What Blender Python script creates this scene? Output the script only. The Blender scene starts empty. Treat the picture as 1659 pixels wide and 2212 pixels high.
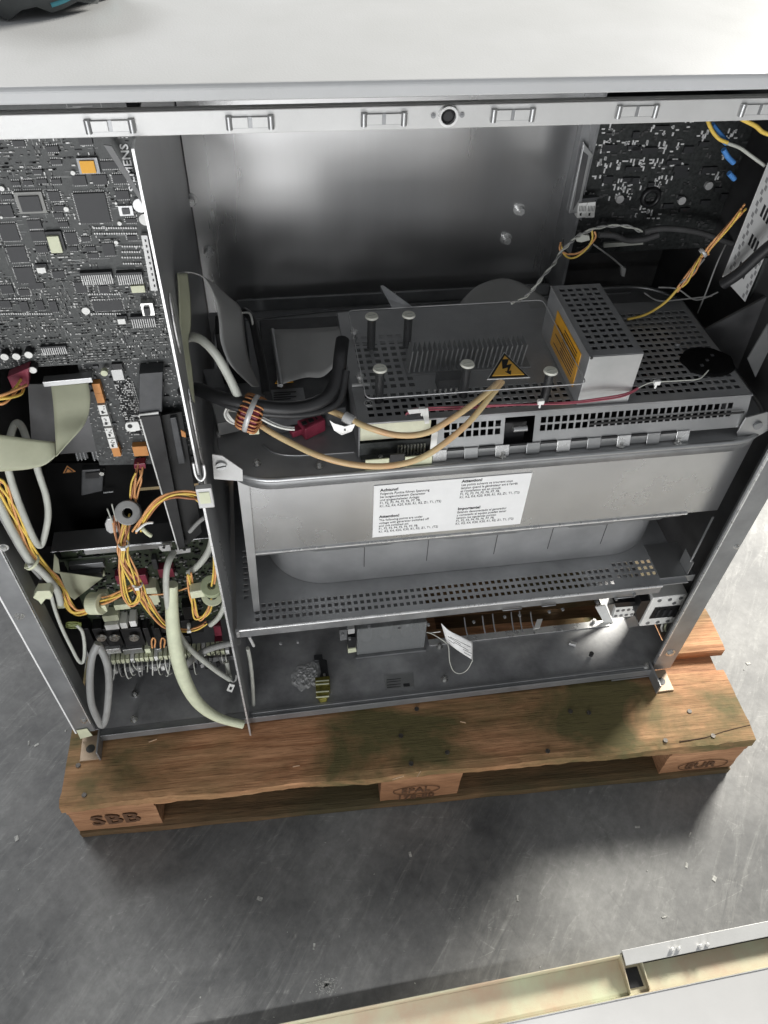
import bpy, bmesh, math, random
from mathutils import Vector, Matrix, noise
random.seed(7)
S = bpy.context.scene
C = S.collection
R = math.radians

# ------------------------------------------------------------------ camera
CAM = Vector((0.4083, -0.5633, 1.4032)); FOC = 1662.3444
def rotmat(rx, ry, rz):
    return Matrix.Rotation(rz, 3, 'Z') @ Matrix.Rotation(ry, 3, 'Y') @ Matrix.Rotation(rx, 3, 'X')
MR = rotmat(0.746, -0.0323, -0.1493)
cd = bpy.data.cameras.new('camera'); cam = bpy.data.objects.new('camera', cd); C.objects.link(cam)
cam.location = CAM; cam.rotation_euler = MR.to_euler()
cd.sensor_fit = 'VERTICAL'; cd.sensor_height = 24; cd.lens = 24 * FOC / 2212
cd.clip_start = 0.02; cd.clip_end = 100
S.camera = cam

# ------------------------------------------------------------------ world and lamps
S.view_settings.view_transform = 'Standard'; S.view_settings.look = 'None'
S.view_settings.exposure = 0.0; S.view_settings.gamma = 1
w = bpy.data.worlds.new('World'); S.world = w; w.use_nodes = True
bg = w.node_tree.nodes['Background']; bg.inputs[0].default_value = (0.93, 0.96, 1.0, 1); bg.inputs[1].default_value = 0.35
def area(name, loc, target, sx, sy, energy, col):
    d = bpy.data.lights.new(name, 'AREA'); d.shape = 'RECTANGLE'; d.size = sx; d.size_y = sy
    d.energy = energy; d.color = col
    o = bpy.data.objects.new(name, d); C.objects.link(o); o.location = loc
    o.rotation_euler = (Vector(target) - Vector(loc)).to_track_quat('-Z', 'Y').to_euler()
    return o
area('window_lamp', (3.0, 1.9, 2.3), (0.9, 0.2, 0.2), 0.8, 0.8, 300, (1.0, 0.965, 0.89))
area('front_window_lamp', (-.7, -3.6, .75), (0.5, 0.3, 0.9), 1.7, 1.1, 84, (0.97, 0.98, 1.0))
sp = bpy.data.lights.new('added_glare_spot', 'SPOT'); sp.energy = 2300; sp.spot_size = R(58); sp.spot_blend = 1; sp.shadow_soft_size = .1  # added lamp, lights the cover so the back wall shows glare
so = bpy.data.objects.new('added_glare_spot', sp); C.objects.link(so); so.location = (.25, -1.75, 3.0)
area('far_ceiling_lamp', (-1.6, 2.6, 3.6), (0.3, 0.2, 0.6), 1.6, 0.8, 85, (0.98, 0.99, 1.0))

# ------------------------------------------------------------------ photograph point on a real plane
def at(dx, dy, ax, v):
    r = MR @ Vector(((dx - 829.5) / FOC, -(dy - 1106) / FOC, -1.0))
    i = 'xyz'.index(ax); t = (v - CAM[i]) / r[i]
    return CAM + r * t
def Y(dx, dy, v): return at(dx, dy, 'y', v)
def Z(dx, dy, v): return at(dx, dy, 'z', v)
def crop(ox, oy, sc):
    return lambda x, y: ((x / sc + ox) * .5486, (y / sc + oy) * .5486)
c3 = crop(0, 480, 2.0738); c6 = crop(0, 1200, 1.8433); cb = crop(300, 1400, 2.765)
c4 = crop(0, 1900, 1.659); c1 = crop(100, 2150, 2.074); cr = crop(2000, 400, 1.62); cx7 = crop(700, 1050, 2.0738)

# ------------------------------------------------------------------ materials
MATS = {}
def mat(name, col, rough=.5, metal=0.0, var=0.12, scale=30, bump=0.0, bscale=200, stretch=None, col2=None, rvar=.08,
        trans=0, alpha=1, ior=1.45, emit=None, spec=None):
    if name in MATS: return MATS[name]
    m = bpy.data.materials.new(name); m.use_nodes = True; nt = m.node_tree; N = nt.nodes; L = nt.links
    p = N['Principled BSDF']; p.inputs['Roughness'].default_value = rough; p.inputs['Metallic'].default_value = metal
    p.inputs['IOR'].default_value = ior
    if trans: p.inputs['Transmission Weight'].default_value = trans
    if alpha < 1: p.inputs['Alpha'].default_value = alpha
    if spec is not None: p.inputs['Specular IOR Level'].default_value = spec
    tc = N.new('ShaderNodeTexCoord'); mp = N.new('ShaderNodeMapping'); L.new(tc.outputs['Object'], mp.inputs[0])
    if stretch: mp.inputs['Scale'].default_value = stretch
    n = N.new('ShaderNodeTexNoise'); n.inputs['Scale'].default_value = scale; n.inputs['Detail'].default_value = 6
    n.inputs['Roughness'].default_value = .62
    L.new(mp.outputs[0], n.inputs[0])
    r = N.new('ShaderNodeValToRGB'); L.new(n.outputs[0], r.inputs[0])
    c2 = col2 if col2 else tuple(c * (1 - var * 2.2) for c in col)
    c1_ = col if col2 else tuple(min(1, c * (1 + var)) for c in col)
    r.color_ramp.elements[0].position = .32; r.color_ramp.elements[1].position = .68
    r.color_ramp.elements[0].color = (*c2, 1); r.color_ramp.elements[1].color = (*c1_, 1)
    L.new(r.outputs[0], p.inputs['Base Color'])
    if rvar:
        mr = N.new('ShaderNodeMapRange'); L.new(n.outputs[0], mr.inputs[0])
        mr.inputs[3].default_value = max(.02, rough - rvar); mr.inputs[4].default_value = min(1, rough + rvar)
        L.new(mr.outputs[0], p.inputs['Roughness'])
    if bump:
        b = N.new('ShaderNodeBump'); b.inputs['Strength'].default_value = bump; b.inputs['Distance'].default_value = .001
        n2 = N.new('ShaderNodeTexNoise'); n2.inputs['Scale'].default_value = bscale; n2.inputs['Detail'].default_value = 4
        L.new(mp.outputs[0], n2.inputs[0]); L.new(n2.outputs[0], b.inputs['Height']); L.new(b.outputs[0], p.inputs['Normal'])
    MATS[name] = m
    return m
galv = mat('galvanised_steel', (.50, .50, .50), .36, .8, .10, 9, .10, 60, col2=(.36, .37, .37), rvar=.09)
galvd = mat('dull_grimy_steel', (.33, .335, .34), .46, .6, .2, 14, .15, 120, col2=(.19, .195, .2), rvar=.12)
hous = mat('housing_steel', (.44, .445, .45), .42, .35, .12, 12, .12, 140, col2=(.31, .315, .32), rvar=.1)
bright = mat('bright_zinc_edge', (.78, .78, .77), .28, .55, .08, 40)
backm = mat('brushed_back_steel', (.62, .62, .62), .28, .88, .05, 5, .06, 300, stretch=(1, 1, .1), rvar=.05)
basem = mat('dirty_base_steel', (.42, .422, .425), .5, .25, .2, 16, .2, 160, col2=(.22, .22, .225), rvar=.1)
lidm = mat('white_lid_paint', (.51, .515, .52), .38, 0, .02, 4, .15, 500, col2=(.455, .46, .455), rvar=.1)
railm = mat('pale_grey_rail_paint', (.55, .55, .54), .4, .25, .03, 20, .1, 400)
postm = mat('grey_post_metal', (.34, .345, .35), .4, .6, .12, 16, .1, 200, col2=(.24, .245, .25))
panelm = mat('warning_panel_steel', (.56, .565, .57), .27, .9, .07, 4, .08, 400, col2=(.42, .425, .43), rvar=.08)
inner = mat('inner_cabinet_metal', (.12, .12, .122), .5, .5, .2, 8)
blackm = mat('black_plastic', (.018, .018, .019), .42, 0, .2, 60)
black2 = mat('chip_black', (.035, .036, .038), .5, 0, .15, 80)
dkgrey = mat('dark_grey_plastic', (.07, .072, .075), .45, 0, .15, 50)
pcbm = mat('dark_circuit_board', (.062, .066, .064), .42, 0, .3, 260, .3, 900, col2=(.035, .038, .037))
pcbgreen = mat('green_circuit_board', (.04, .055, .03), .45, 0, .3, 160, col2=(.018, .024, .014))
silver = mat('tinned_pin', (.72, .72, .70), .28, .9, .1, 200)
white = mat('white_plastic', (.78, .78, .75), .4, 0, .04, 60)
paper = mat('white_label_paper', (.80, .80, .79), .55, 0, .02, 30)
ink = mat('black_ink', (.03, .03, .03), .7, 0, .1, 90)
cream = mat('cream_plastic', (.62, .64, .46), .45, 0, .05, 40)
creamp = mat('cream_cover_paint', (.52, .54, .38), .4, 0, .05, 14, .2, 500, col2=(.50, .38, .27))
olive = mat('beige_ribbon_cable', (.42, .43, .31), .5, 0, .08, 12, .35, 60)
ribg = mat('grey_ribbon_cable', (.40, .40, .39), .5, 0, .05, 12, .3, 60)
orange = mat('orange_label', (.85, .42, .03), .5, 0, .1, 30)
yellow = mat('warning_yellow', (.95, .54, .09), .5, 0, .05, 30)
wy = mat('yellow_wire', (.80, .56, .12), .4, 0, .08, 60)
wo = mat('orange_wire', (.72, .36, .15), .4, 0, .08, 60)
wb = mat('brown_wire', (.36, .15, .07), .4, 0, .08, 60)
wg = mat('grey_cable', (.30, .30, .29), .45, 0, .08, 40)
wlg = mat('pale_grey_cable', (.48, .49, .44), .45, 0, .06, 40)
wk = mat('black_cable', (.02, .02, .021), .4, 0, .1, 40)
wr = mat('red_wire', (.30, .07, .095), .4, 0, .1, 40)
ww = mat('white_wire', (.75, .75, .70), .4, 0, .05, 40)
wbl = mat('blue_wire', (.08, .25, .60), .4, 0, .05, 40)
wtan = mat('tan_high_voltage_cable', (.62, .37, .19), .38, 0, .1, 18, col2=(.58, .48, .26))
redm = mat('dark_red_plastic', (.22, .03, .055), .4, 0, .15, 60)
copper = mat('copper_winding', (.55, .25, .10), .35, .3, .15, 60)
plate_tan = mat('beige_fabric_sleeve', (.66, .69, .50), .6, 0, .05, 60)
frost = mat('torn_white_residue', (.66, .66, .65), .4, 0, .2, 120, .3, 300, col2=(.36, .36, .36), alpha=.78)
bronze = mat('bronze_clamp', (.30, .27, .06), .35, .5, .25, 90)
acryl = mat('clear_acrylic', (.30, .31, .31), .05, 0, .0, 10, alpha=.13, rvar=0)
fusecl = mat('smoky_plastic_cover', (.30, .31, .31), .25, 0, .03, 10, alpha=.42, rvar=0)
card = mat('orange_component', (.62, .27, .08), .5, 0, .1, 60)
bagm = mat('dark_bag_fabric', (.055, .06, .06), .7, 0, .2, 20, .4, 80)
nailm = mat('rusty_nail', (.10, .09, .08), .5, .6, .3, 300)

def wood_mat(name, c1_, c2, c3_):
    m = bpy.data.materials.new(name); m.use_nodes = True; nt = m.node_tree; N = nt.nodes; L = nt.links
    p = N['Principled BSDF']; p.inputs['Roughness'].default_value = .78
    tc = N.new('ShaderNodeTexCoord')
    def nz(sc, scale, det=6, rough=.6):
        mp = N.new('ShaderNodeMapping'); mp.inputs['Scale'].default_value = sc; L.new(tc.outputs['Object'], mp.inputs[0])
        n = N.new('ShaderNodeTexNoise'); n.inputs['Scale'].default_value = scale; n.inputs['Detail'].default_value = det
        n.inputs['Roughness'].default_value = rough; n.inputs['Distortion'].default_value = .4
        L.new(mp.outputs[0], n.inputs[0]); return n
    g = nz((1, 16, 16), 5, 10, .75); f = nz((5, 90, 90), 5, 6); b = nz((1, 1.8, 1.8), 3.6, 7)
    wv = nz((40, 3, 3), 9, 3)
    r = N.new('ShaderNodeValToRGB'); L.new(g.outputs[0], r.inputs[0])
    e = r.color_ramp.elements; e[0].position = .33; e[1].position = .66; e[0].color = (*c2, 1); e[1].color = (*c1_, 1)
    mx = N.new('ShaderNodeMixRGB'); mx.blend_type = 'MIX'
    r2 = N.new('ShaderNodeValToRGB'); L.new(b.outputs[0], r2.inputs[0]); r2.color_ramp.elements[0].position = .38; r2.color_ramp.elements[1].position = .60
    L.new(r2.outputs[0], mx.inputs[0]); L.new(r.outputs[0], mx.inputs[1]); mx.inputs[2].default_value = (*c3_, 1)
    mx2 = N.new('ShaderNodeMixRGB'); mx2.blend_type = 'MULTIPLY'; mx2.inputs[0].default_value = .75
    r3 = N.new('ShaderNodeValToRGB'); L.new(f.outputs[0], r3.inputs[0]); r3.color_ramp.elements[0].position = .30; r3.color_ramp.elements[1].position = .5
    r3.color_ramp.elements[0].color = (.45, .42, .4, 1)
    L.new(mx.outputs[0], mx2.inputs[1]); L.new(r3.outputs[0], mx2.inputs[2]); L.new(mx2.outputs[0], p.inputs['Base Color'])
    bp = N.new('ShaderNodeBump'); bp.inputs['Strength'].default_value = .8; bp.inputs['Distance'].default_value = .0016
    ad = N.new('ShaderNodeMath'); ad.operation = 'ADD'; L.new(g.outputs[0], ad.inputs[0])
    ad2 = N.new('ShaderNodeMath'); ad2.operation = 'MULTIPLY_ADD'; ad2.inputs[1].default_value = .6; ad2.inputs[2].default_value = 0; L.new(f.outputs[0], ad2.inputs[0])
    L.new(ad2.outputs[0], ad.inputs[1]); L.new(ad.outputs[0], bp.inputs['Height']); L.new(bp.outputs[0], p.inputs['Normal'])
    MATS[name] = m
    return m
wood = wood_mat('weathered_pallet_wood', (.72, .385, .20), (.28, .115, .045), (.12, .10, .035))  # last colour: olive grime blotches that also carry the deck's shade
wood2 = wood_mat('rough_block_wood', (.62, .34, .18), (.22, .10, .045), (.27, .13, .06))

woodd = wood_mat('shaded_dirty_wood', (.30, .17, .08), (.09, .05, .022), (.09, .07, .03))  # darker copy: dirt and the shade under deck and cabinet in the colour

def floor_mat():
    m = bpy.data.materials.new('worn_concrete_floor'); m.use_nodes = True; nt = m.node_tree; N = nt.nodes; L = nt.links
    p = N['Principled BSDF']; tc = N.new('ShaderNodeTexCoord')
    def nz(sc, rot, scale, det, rough=.6, dist=0):
        mp0 = N.new('ShaderNodeMapping'); mp0.inputs['Rotation'].default_value = (0, 0, rot); L.new(tc.outputs['Object'], mp0.inputs[0])
        mp = N.new('ShaderNodeMapping'); mp.inputs['Scale'].default_value = sc; L.new(mp0.outputs[0], mp.inputs[0])
        n = N.new('ShaderNodeTexNoise'); n.inputs['Scale'].default_value = scale; n.inputs['Detail'].default_value = det
        n.inputs['Roughness'].default_value = rough; n.inputs['Distortion'].default_value = dist; L.new(mp.outputs[0], n.inputs[0]); return n
    big = nz((1, 1, 1), 0, 3.2, 8, .65, .3)
    s1 = nz((1, 7, 1), R(-52), 6, 10, .78, .9); s2 = nz((1, 5, 1), R(-115), 6, 9, .75, 1.1); fine = nz((1, 1, 1), 0, 60, 7, .7)
    def ramp(n, a, b, c0, c1_):
        r = N.new('ShaderNodeValToRGB'); r.color_ramp.elements[0].position = a; r.color_ramp.elements[1].position = b
        r.color_ramp.elements[0].color = (*c0, 1); r.color_ramp.elements[1].color = (*c1_, 1); L.new(n.outputs[0], r.inputs[0]); return r
    rb = ramp(big, .34, .66, (.075, .077, .078), (.235, .235, .228))
    k1 = ramp(s1, .50, .72, (0, 0, 0), (1, 1, 1)); k2 = ramp(s2, .56, .76, (0, 0, 0), (1, 1, 1)); k3 = ramp(fine, .35, .7, (.80, .80, .80), (1.12, 1.12, 1.12))
    a = N.new('ShaderNodeMixRGB'); a.inputs[2].default_value = (.33, .33, .315, 1)
    m1 = N.new('ShaderNodeMath'); m1.operation = 'MULTIPLY'; m1.inputs[1].default_value = .55; L.new(k1.outputs[0], m1.inputs[0])
    L.new(m1.outputs[0], a.inputs[0]); L.new(rb.outputs[0], a.inputs[1])
    b = N.new('ShaderNodeMixRGB'); b.inputs[2].default_value = (.07, .07, .07, 1)
    m2 = N.new('ShaderNodeMath'); m2.operation = 'MULTIPLY'; m2.inputs[1].default_value = .5; L.new(k2.outputs[0], m2.inputs[0])
    L.new(m2.outputs[0], b.inputs[0]); L.new(a.outputs[0], b.inputs[1])
    c = N.new('ShaderNodeMixRGB'); c.blend_type = 'MULTIPLY'; c.inputs[0].default_value = 1; L.new(b.outputs[0], c.inputs[1]); L.new(k3.outputs[0], c.inputs[2])
    # thin pale scratches
    v = N.new('ShaderNodeTexVoronoi'); v.feature = 'DISTANCE_TO_EDGE'; v.inputs['Scale'].default_value = 9
    mp = N.new('ShaderNodeMapping'); mp.inputs['Scale'].default_value = (1, 3.2, 1); mp.inputs['Rotation'].default_value = (0, 0, R(35)); L.new(tc.outputs['Object'], mp.inputs[0]); L.new(mp.outputs[0], v.inputs[0])
    rv = N.new('ShaderNodeValToRGB'); rv.color_ramp.elements[0].position = 0; rv.color_ramp.elements[1].position = .02
    rv.color_ramp.elements[0].color = (1, 1, 1, 1); rv.color_ramp.elements[1].color = (0, 0, 0, 1); L.new(v.outputs['Distance'], rv.inputs[0])
    msk = N.new('ShaderNodeMath'); msk.operation = 'MULTIPLY'; L.new(rv.outputs[0], msk.inputs[0]); L.new(k1.outputs[0], msk.inputs[1])
    ms2 = N.new('ShaderNodeMath'); ms2.operation = 'MULTIPLY'; ms2.inputs[1].default_value = .5; L.new(msk.outputs[0], ms2.inputs[0])
    d = N.new('ShaderNodeMixRGB'); d.inputs[2].default_value = (.55, .55, .52, 1); L.new(ms2.outputs[0], d.inputs[0]); L.new(c.outputs[0], d.inputs[1])
    L.new(d.outputs[0], p.inputs['Base Color'])
    p.inputs['Roughness'].default_value = .55
    bp = N.new('ShaderNodeBump'); bp.inputs['Strength'].default_value = .35; bp.inputs['Distance'].default_value = .002; L.new(s1.outputs[0], bp.inputs['Height']); L.new(bp.outputs[0], p.inputs['Normal'])
    return m
floorm = floor_mat()

# ------------------------------------------------------------------ object helpers
def thing(name, label, cat, loc=(0, 0, 0), group=None, rotz=0):
    o = bpy.data.objects.new(name, None); C.objects.link(o); o.empty_display_size = .02
    o.location = loc; o.rotation_euler = (0, 0, rotz); o['label'] = label; o['category'] = cat
    if group: o['group'] = group
    return o
def tag(o, label, cat, group=None):
    o['label'] = label; o['category'] = cat
    if group: o['group'] = group
    return o
def origin(o):
    v = Vector((0, 0, 0))
    while o is not None: v += o.location; o = o.parent
    return v
class B:
    def __init__(s): s.v = []; s.f = []; s.sm = []
    def add(s, vs, fs, smooth=False):
        n = len(s.v); s.v += [Vector(a) for a in vs]; s.f += [tuple(n + i for i in f) for f in fs]; s.sm += [smooth] * len(fs); return s
    def box(s, x0, x1, y0, y1, z0, z1):
        return s.add([(x0, y0, z0), (x1, y0, z0), (x1, y1, z0), (x0, y1, z0), (x0, y0, z1), (x1, y0, z1), (x1, y1, z1), (x0, y1, z1)],
                     [(0, 3, 2, 1), (4, 5, 6, 7), (0, 1, 5, 4), (1, 2, 6, 5), (2, 3, 7, 6), (3, 0, 4, 7)])
    def obox(s, c, ux, uy, uz):   # centre and three half axes
        c, ux, uy, uz = map(Vector, (c, ux, uy, uz))
        P = [c + a * ux + b * uy + d * uz for d in (-1, 1) for a, b in ((-1, -1), (1, -1), (1, 1), (-1, 1))]
        return s.add(P, [(0, 3, 2, 1), (4, 5, 6, 7), (0, 1, 5, 4), (1, 2, 6, 5), (2, 3, 7, 6), (3, 0, 4, 7)])
    def slab(s, pts, n, t):      # polygon with thickness t along n
        n = Vector(n).normalized() * t; k = len(pts); P = [Vector(p) for p in pts]
        return s.add(P + [p + n for p in P], [tuple(range(k))[::-1], tuple(range(k, 2 * k))] + [(i, (i + 1) % k, k + (i + 1) % k, k + i) for i in range(k)])
    def cyl(s, a, b, r, n=14, r2=None, cap=True):
        a, b = Vector(a), Vector(b); d = (b - a).normalized(); u = d.orthogonal().normalized(); v = d.cross(u); r2 = r if r2 is None else r2
        P = [a + (u * math.cos(t) + v * math.sin(t)) * r for t in [2 * math.pi * i / n for i in range(n)]]
        P += [b + (u * math.cos(t) + v * math.sin(t)) * r2 for t in [2 * math.pi * i / n for i in range(n)]]
        s.add(P, [(i, (i + 1) % n, n + (i + 1) % n, n + i) for i in range(n)], True)
        if cap: s.add(P, [tuple(range(n))[::-1], tuple(range(n, 2 * n))])
        return s
    def ring(s, c, axis, ro, ri, h, n=28):
        c = Vector(c); d = Vector(axis).normalized(); u = d.orthogonal().normalized(); v = d.cross(u); P = []
        for rr, hh in ((ro, -h / 2), (ro, h / 2), (ri, h / 2), (ri, -h / 2)):
            P += [c + d * hh + (u * math.cos(t) + v * math.sin(t)) * rr for t in [2 * math.pi * i / n for i in range(n)]]
        F = []
        for q in range(4):
            for i in range(n): F.append((q * n + i, q * n + (i + 1) % n, ((q + 1) % 4) * n + (i + 1) % n, ((q + 1) % 4) * n + i))
        return s.add(P, F, False)
    def torus(s, c, axis, Rr, r, n=28, m=8, squash=1):
        c = Vector(c); d = Vector(axis).normalized(); u = d.orthogonal().normalized(); v = d.cross(u); P = []; F = []
        for i in range(n):
            t = 2 * math.pi * i / n; e = u * math.cos(t) + v * math.sin(t)
            for j in range(m):
                q = 2 * math.pi * j / m; P.append(c + e * (Rr + r * math.cos(q)) + d * (r * squash * math.sin(q)))
        for i in range(n):
            for j in range(m): F.append((i * m + j, ((i + 1) % n) * m + j, ((i + 1) % n) * m + (j + 1) % m, i * m + (j + 1) % m))
        return s.add(P, F, True)
    def tube(s, pts, r, n=8, sub=6, taper=None):
        P = spline(pts, sub); rings = []; up = None
        for i, p in enumerate(P):
            d = (P[min(i + 1, len(P) - 1)] - P[max(i - 1, 0)]).normalized()
            if up is None: up = d.orthogonal().normalized()
            up = (up - d * up.dot(d)).normalized(); v = d.cross(up)
            rr = r if taper is None else r * taper(i / (len(P) - 1))
            rings.append([p + (up * math.cos(t) + v * math.sin(t)) * rr for t in [2 * math.pi * k / n for k in range(n)]])
        V = [q for g in rings for q in g]; F = []
        for i in range(len(rings) - 1):
            for k in range(n): F.append((i * n + k, i * n + (k + 1) % n, (i + 1) * n + (k + 1) % n, (i + 1) * n + k))
        s.add(V, F, True); s.add(V[:n], [tuple(range(n))[::-1]]); s.add(V[-n:], [tuple(range(n))]); return s
    def strip(s, pairs, sub=6, corr=0):
        a = spline([p[0] for p in pairs], sub); b = spline([p[1] for p in pairs], sub); m = 9
        V = []; F = []
        for p, q in zip(a, b):
            for j in range(m): V.append(p.lerp(q, j / (m - 1)))
        for i in range(len(a) - 1):
            for j in range(m - 1): F.append((i * m + j, i * m + j + 1, (i + 1) * m + j + 1, (i + 1) * m + j))
        return s.add(V, F, True)
    def perf(s, o, u, v, W, H, u0, v0, nu, nv, pu, pv, hw, hh, skip=None):
        o, u, v = Vector(o), Vector(u), Vector(v)
        us = [0] + [x for i in range(nu) for x in (u0 + i * pu, u0 + i * pu + hw)] + [W]
        vs = [0] + [x for i in range(nv) for x in (v0 + i * pv, v0 + i * pv + hh)] + [H]
        nU = len(us); P = [o + u * a + v * b for b in vs for a in us]; F = []
        for j in range(len(vs) - 1):
            for i in range(nU - 1):
                hole = i % 2 == 1 and j % 2 == 1
                if hole and skip and skip(us[i], vs[j]): hole = False
                if not hole: F.append((j * nU + i, j * nU + i + 1, (j + 1) * nU + i + 1, (j + 1) * nU + i))
        return s.add(P, F)
    def build(s, name, m, parent=None, bevel=0, solid=0, kind=None, label=None):
        o0 = origin(parent) if parent is not None else Vector((0, 0, 0))
        me = bpy.data.meshes.new(name); me.from_pydata([tuple(p - o0) for p in s.v], [], s.f); me.update()
        me.materials.append(m)
        for p, q in zip(me.polygons, s.sm): p.use_smooth = q
        o = bpy.data.objects.new(name, me); C.objects.link(o)
        if parent is not None: o.parent = parent
        if solid:
            k = o.modifiers.new('thick', 'SOLIDIFY'); k.thickness = solid; k.offset = 0
        if bevel:
            k = o.modifiers.new('edge', 'BEVEL'); k.width = bevel; k.segments = 2; k.limit_method = 'ANGLE'; k.angle_limit = R(40)
        if kind: o['kind'] = kind
        if label: o['label'] = label
        return o
def spline(pts, sub=6):
    P = [Vector(p) for p in pts]
    if len(P) < 3 or sub <= 1: return P
    out = []
    for i in range(len(P) - 1):
        p0 = P[max(i - 1, 0)]; p1 = P[i]; p2 = P[i + 1]; p3 = P[min(i + 2, len(P) - 1)]
        for k in range(sub):
            t = k / sub
            out.append(.5 * ((2 * p1) + (p2 - p0) * t + (2 * p0 - 5 * p1 + 4 * p2 - p3) * t * t + (3 * p1 - p0 - 3 * p2 + p3) * t ** 3))
    out.append(P[-1]); return out
def text(name, body, size, m, parent, loc, rot, align='LEFT', sx=1.0, bold=0, space=1.0):
    cu = bpy.data.curves.new(name, 'FONT'); cu.body = body; cu.size = size; cu.align_x = align; cu.space_line = space
    cu.extrude = .00015; cu.offset = bold; cu.resolution_u = 2
    o = bpy.data.objects.new(name, cu); C.objects.link(o)
    bpy.context.view_layer.update()
    me = bpy.data.meshes.new_from_object(o.evaluated_get(bpy.context.evaluated_depsgraph_get()))
    bpy.data.objects.remove(o)
    me.materials.clear(); me.materials.append(m)
    q = bpy.data.objects.new(name, me); C.objects.link(q)
    q.scale = (sx, 1, 1); q.rotation_euler = rot
    if parent is not None: q.parent = parent; q.location = Vector(loc) - origin(parent)
    else: q.location = loc
    return q
_shared = {}
def unit_box(name, m, parent, c, sx, sy, sz, rot=(0, 0, 0), bev=.06):
    k = (name, m.name)
    if k not in _shared:
        b = B(); e = bev
        b.box(-.5, .5, -.5, .5, -.5, .5)
        me = bpy.data.meshes.new(name); me.from_pydata([tuple(v) for v in b.v], [], b.f); me.materials.append(m); _shared[k] = me
    o = bpy.data.objects.new(name, _shared[k]); C.objects.link(o)
    if parent is not None: o.parent = parent
    o.location = Vector(c) - (origin(parent) if parent is not None else Vector((0, 0, 0)))
    o.scale = (sx, sy, sz); o.rotation_euler = rot
    return o
def screw(parent, c, axis, r=.004, h=.004, m=None, name='screw'):
    c = Vector(c); a = Vector(axis).normalized()
    b = B(); b.cyl(c, c + a * .0008, r * 1.55, 14); b.cyl(c + a * .0008, c + a * h, r, 6); b.cyl(c + a * h, c + a * (h + .0008), r * .55, 10)
    return b.build(name, m or silver, parent)

# ------------------------------------------------------------------ the floor
b = B(); b.add([(-14, -14, 0), (14, -14, 0), (14, 14, 0), (-14, 14, 0)], [(0, 1, 2, 3)])
o = b.build('floor', floorm); o['kind'] = 'structure'; o['label'] = 'scuffed grey concrete floor with pale scratches'

# ------------------------------------------------------------------ pallet (local frame: x length, y depth)
pal = thing('wooden_pallet', 'worn reddish brown wooden pallet under the open cabinet', 'pallet', (0, 0, 0), None, -0.0359)
def plank(name, x0, x1, y0, y1, z0, z1, m, seed, jag=.0022, nx=60, label=None):
    ny = max(3, int((y1 - y0) / .012)); V = []; F = []
    def nn(x, y, z, a): return (noise.noise(Vector((x * 9 + seed, y * 14, z * 20 + seed * 3))) + .45 * noise.noise(Vector((x * 60 + seed, y * 50, z * 70)))) * a
    prof = [(y0, z0)] + [(y0 + (y1 - y0) * k / ny, z1) for k in range(ny + 1)] + [(y1, z0)]
    k = len(prof)
    for i in range(nx + 1):
        x = x0 + (x1 - x0) * i / nx
        for j, (y, z) in enumerate(prof):
            e = 1 if j in (0, 1, k - 2, k - 1) else .35
            xx = x + (nn(0, y * 3, z, jag) if i in (0, nx) else 0)
            dy = nn(x, y, z, jag * 1.5) if e == 1 else 0
            dz = nn(x, y + 3, z, jag * e) - (.002 if j in (1, k - 2) else 0) if z == z1 else 0
            V.append((xx, y + dy, z + dz))
    for i in range(nx):
        for j in range(k): F.append((i * k + j, i * k + (j + 1) % k, (i + 1) * k + (j + 1) % k, (i + 1) * k + j))
    F.append(tuple(range(k))[::-1]); F.append(tuple(nx * k + j for j in range(k)))
    b = B(); b.add(V, [f[::-1] for f in F]); return b.build(name, m, pal, label=label)
ys = [(0, .145), (.186, .286), (.327, .472), (.513, .613), (.655, .80)]
for i, (a, c) in enumerate(ys):
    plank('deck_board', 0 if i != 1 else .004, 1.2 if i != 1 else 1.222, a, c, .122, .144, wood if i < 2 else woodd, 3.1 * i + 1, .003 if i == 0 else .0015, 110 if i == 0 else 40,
          label='wide scuffed front deck board with split edge' if i == 0 else None)
for x in (0, .5275, 1.055):
    b = B(); b.box(x + .001, x + .144, .004, .797, .1, .1215); b.build('stringer_board', wood2, pal)
    for yy, d in ((.004, .1), (.3275, .145), (.70, .1)):
        n = 6; bb = bmesh.new(); bmesh.ops.create_cube(bb, size=1); bmesh.ops.subdivide_edges(bb, edges=bb.edges[:], cuts=9, use_grid_fill=True)
        for v in bb.verts:
            p = Vector((x + .0725 + v.co.x * .143, yy + d / 2 + v.co.y * (d - .004), .061 + v.co.z * .077))
            q = p * 45; v.co = p + Vector((noise.noise(q), noise.noise(q + Vector((7, 0, 0))), 0)) * .0012
        me = bpy.data.meshes.new('block'); bb.to_mesh(me); bb.free(); me.materials.append(wood2)
        o = bpy.data.objects.new('block', me); C.objects.link(o); o.parent = pal
for a, c in ((.002, .10), (.3275, .4725), (.70, .798)):
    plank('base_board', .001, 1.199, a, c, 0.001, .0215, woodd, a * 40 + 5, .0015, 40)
def nail(x, y, z=.1445, r=.0042):
    b = B(); b.cyl((x, y, z - .002), (x, y, z + .0016), r, 8); b.build('nail', nailm, pal)
for dx, dy in ((169, 1654), (182, 1718), (900, 1532), (866, 1590), (966, 1626), (888, 1650), (1183, 1623), (1272, 1540), (1489, 1537), (1540, 1590), (1437, 1600), (1232, 1537)):
    p = Z(dx, dy, .144); c_, s_ = math.cos(.0359), math.sin(.0359)
    nail(c_ * p.x - s_ * p.y, s_ * p.x + c_ * p.y)
burn = mat('burnt_stamp', (.11, .055, .028), .8, 0, .1, 60)
text('burnt_stamp', 'SBB', .052, burn, pal, (.03, .0036, .046), (R(90), 0, 0), sx=1.0, bold=.001)
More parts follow.
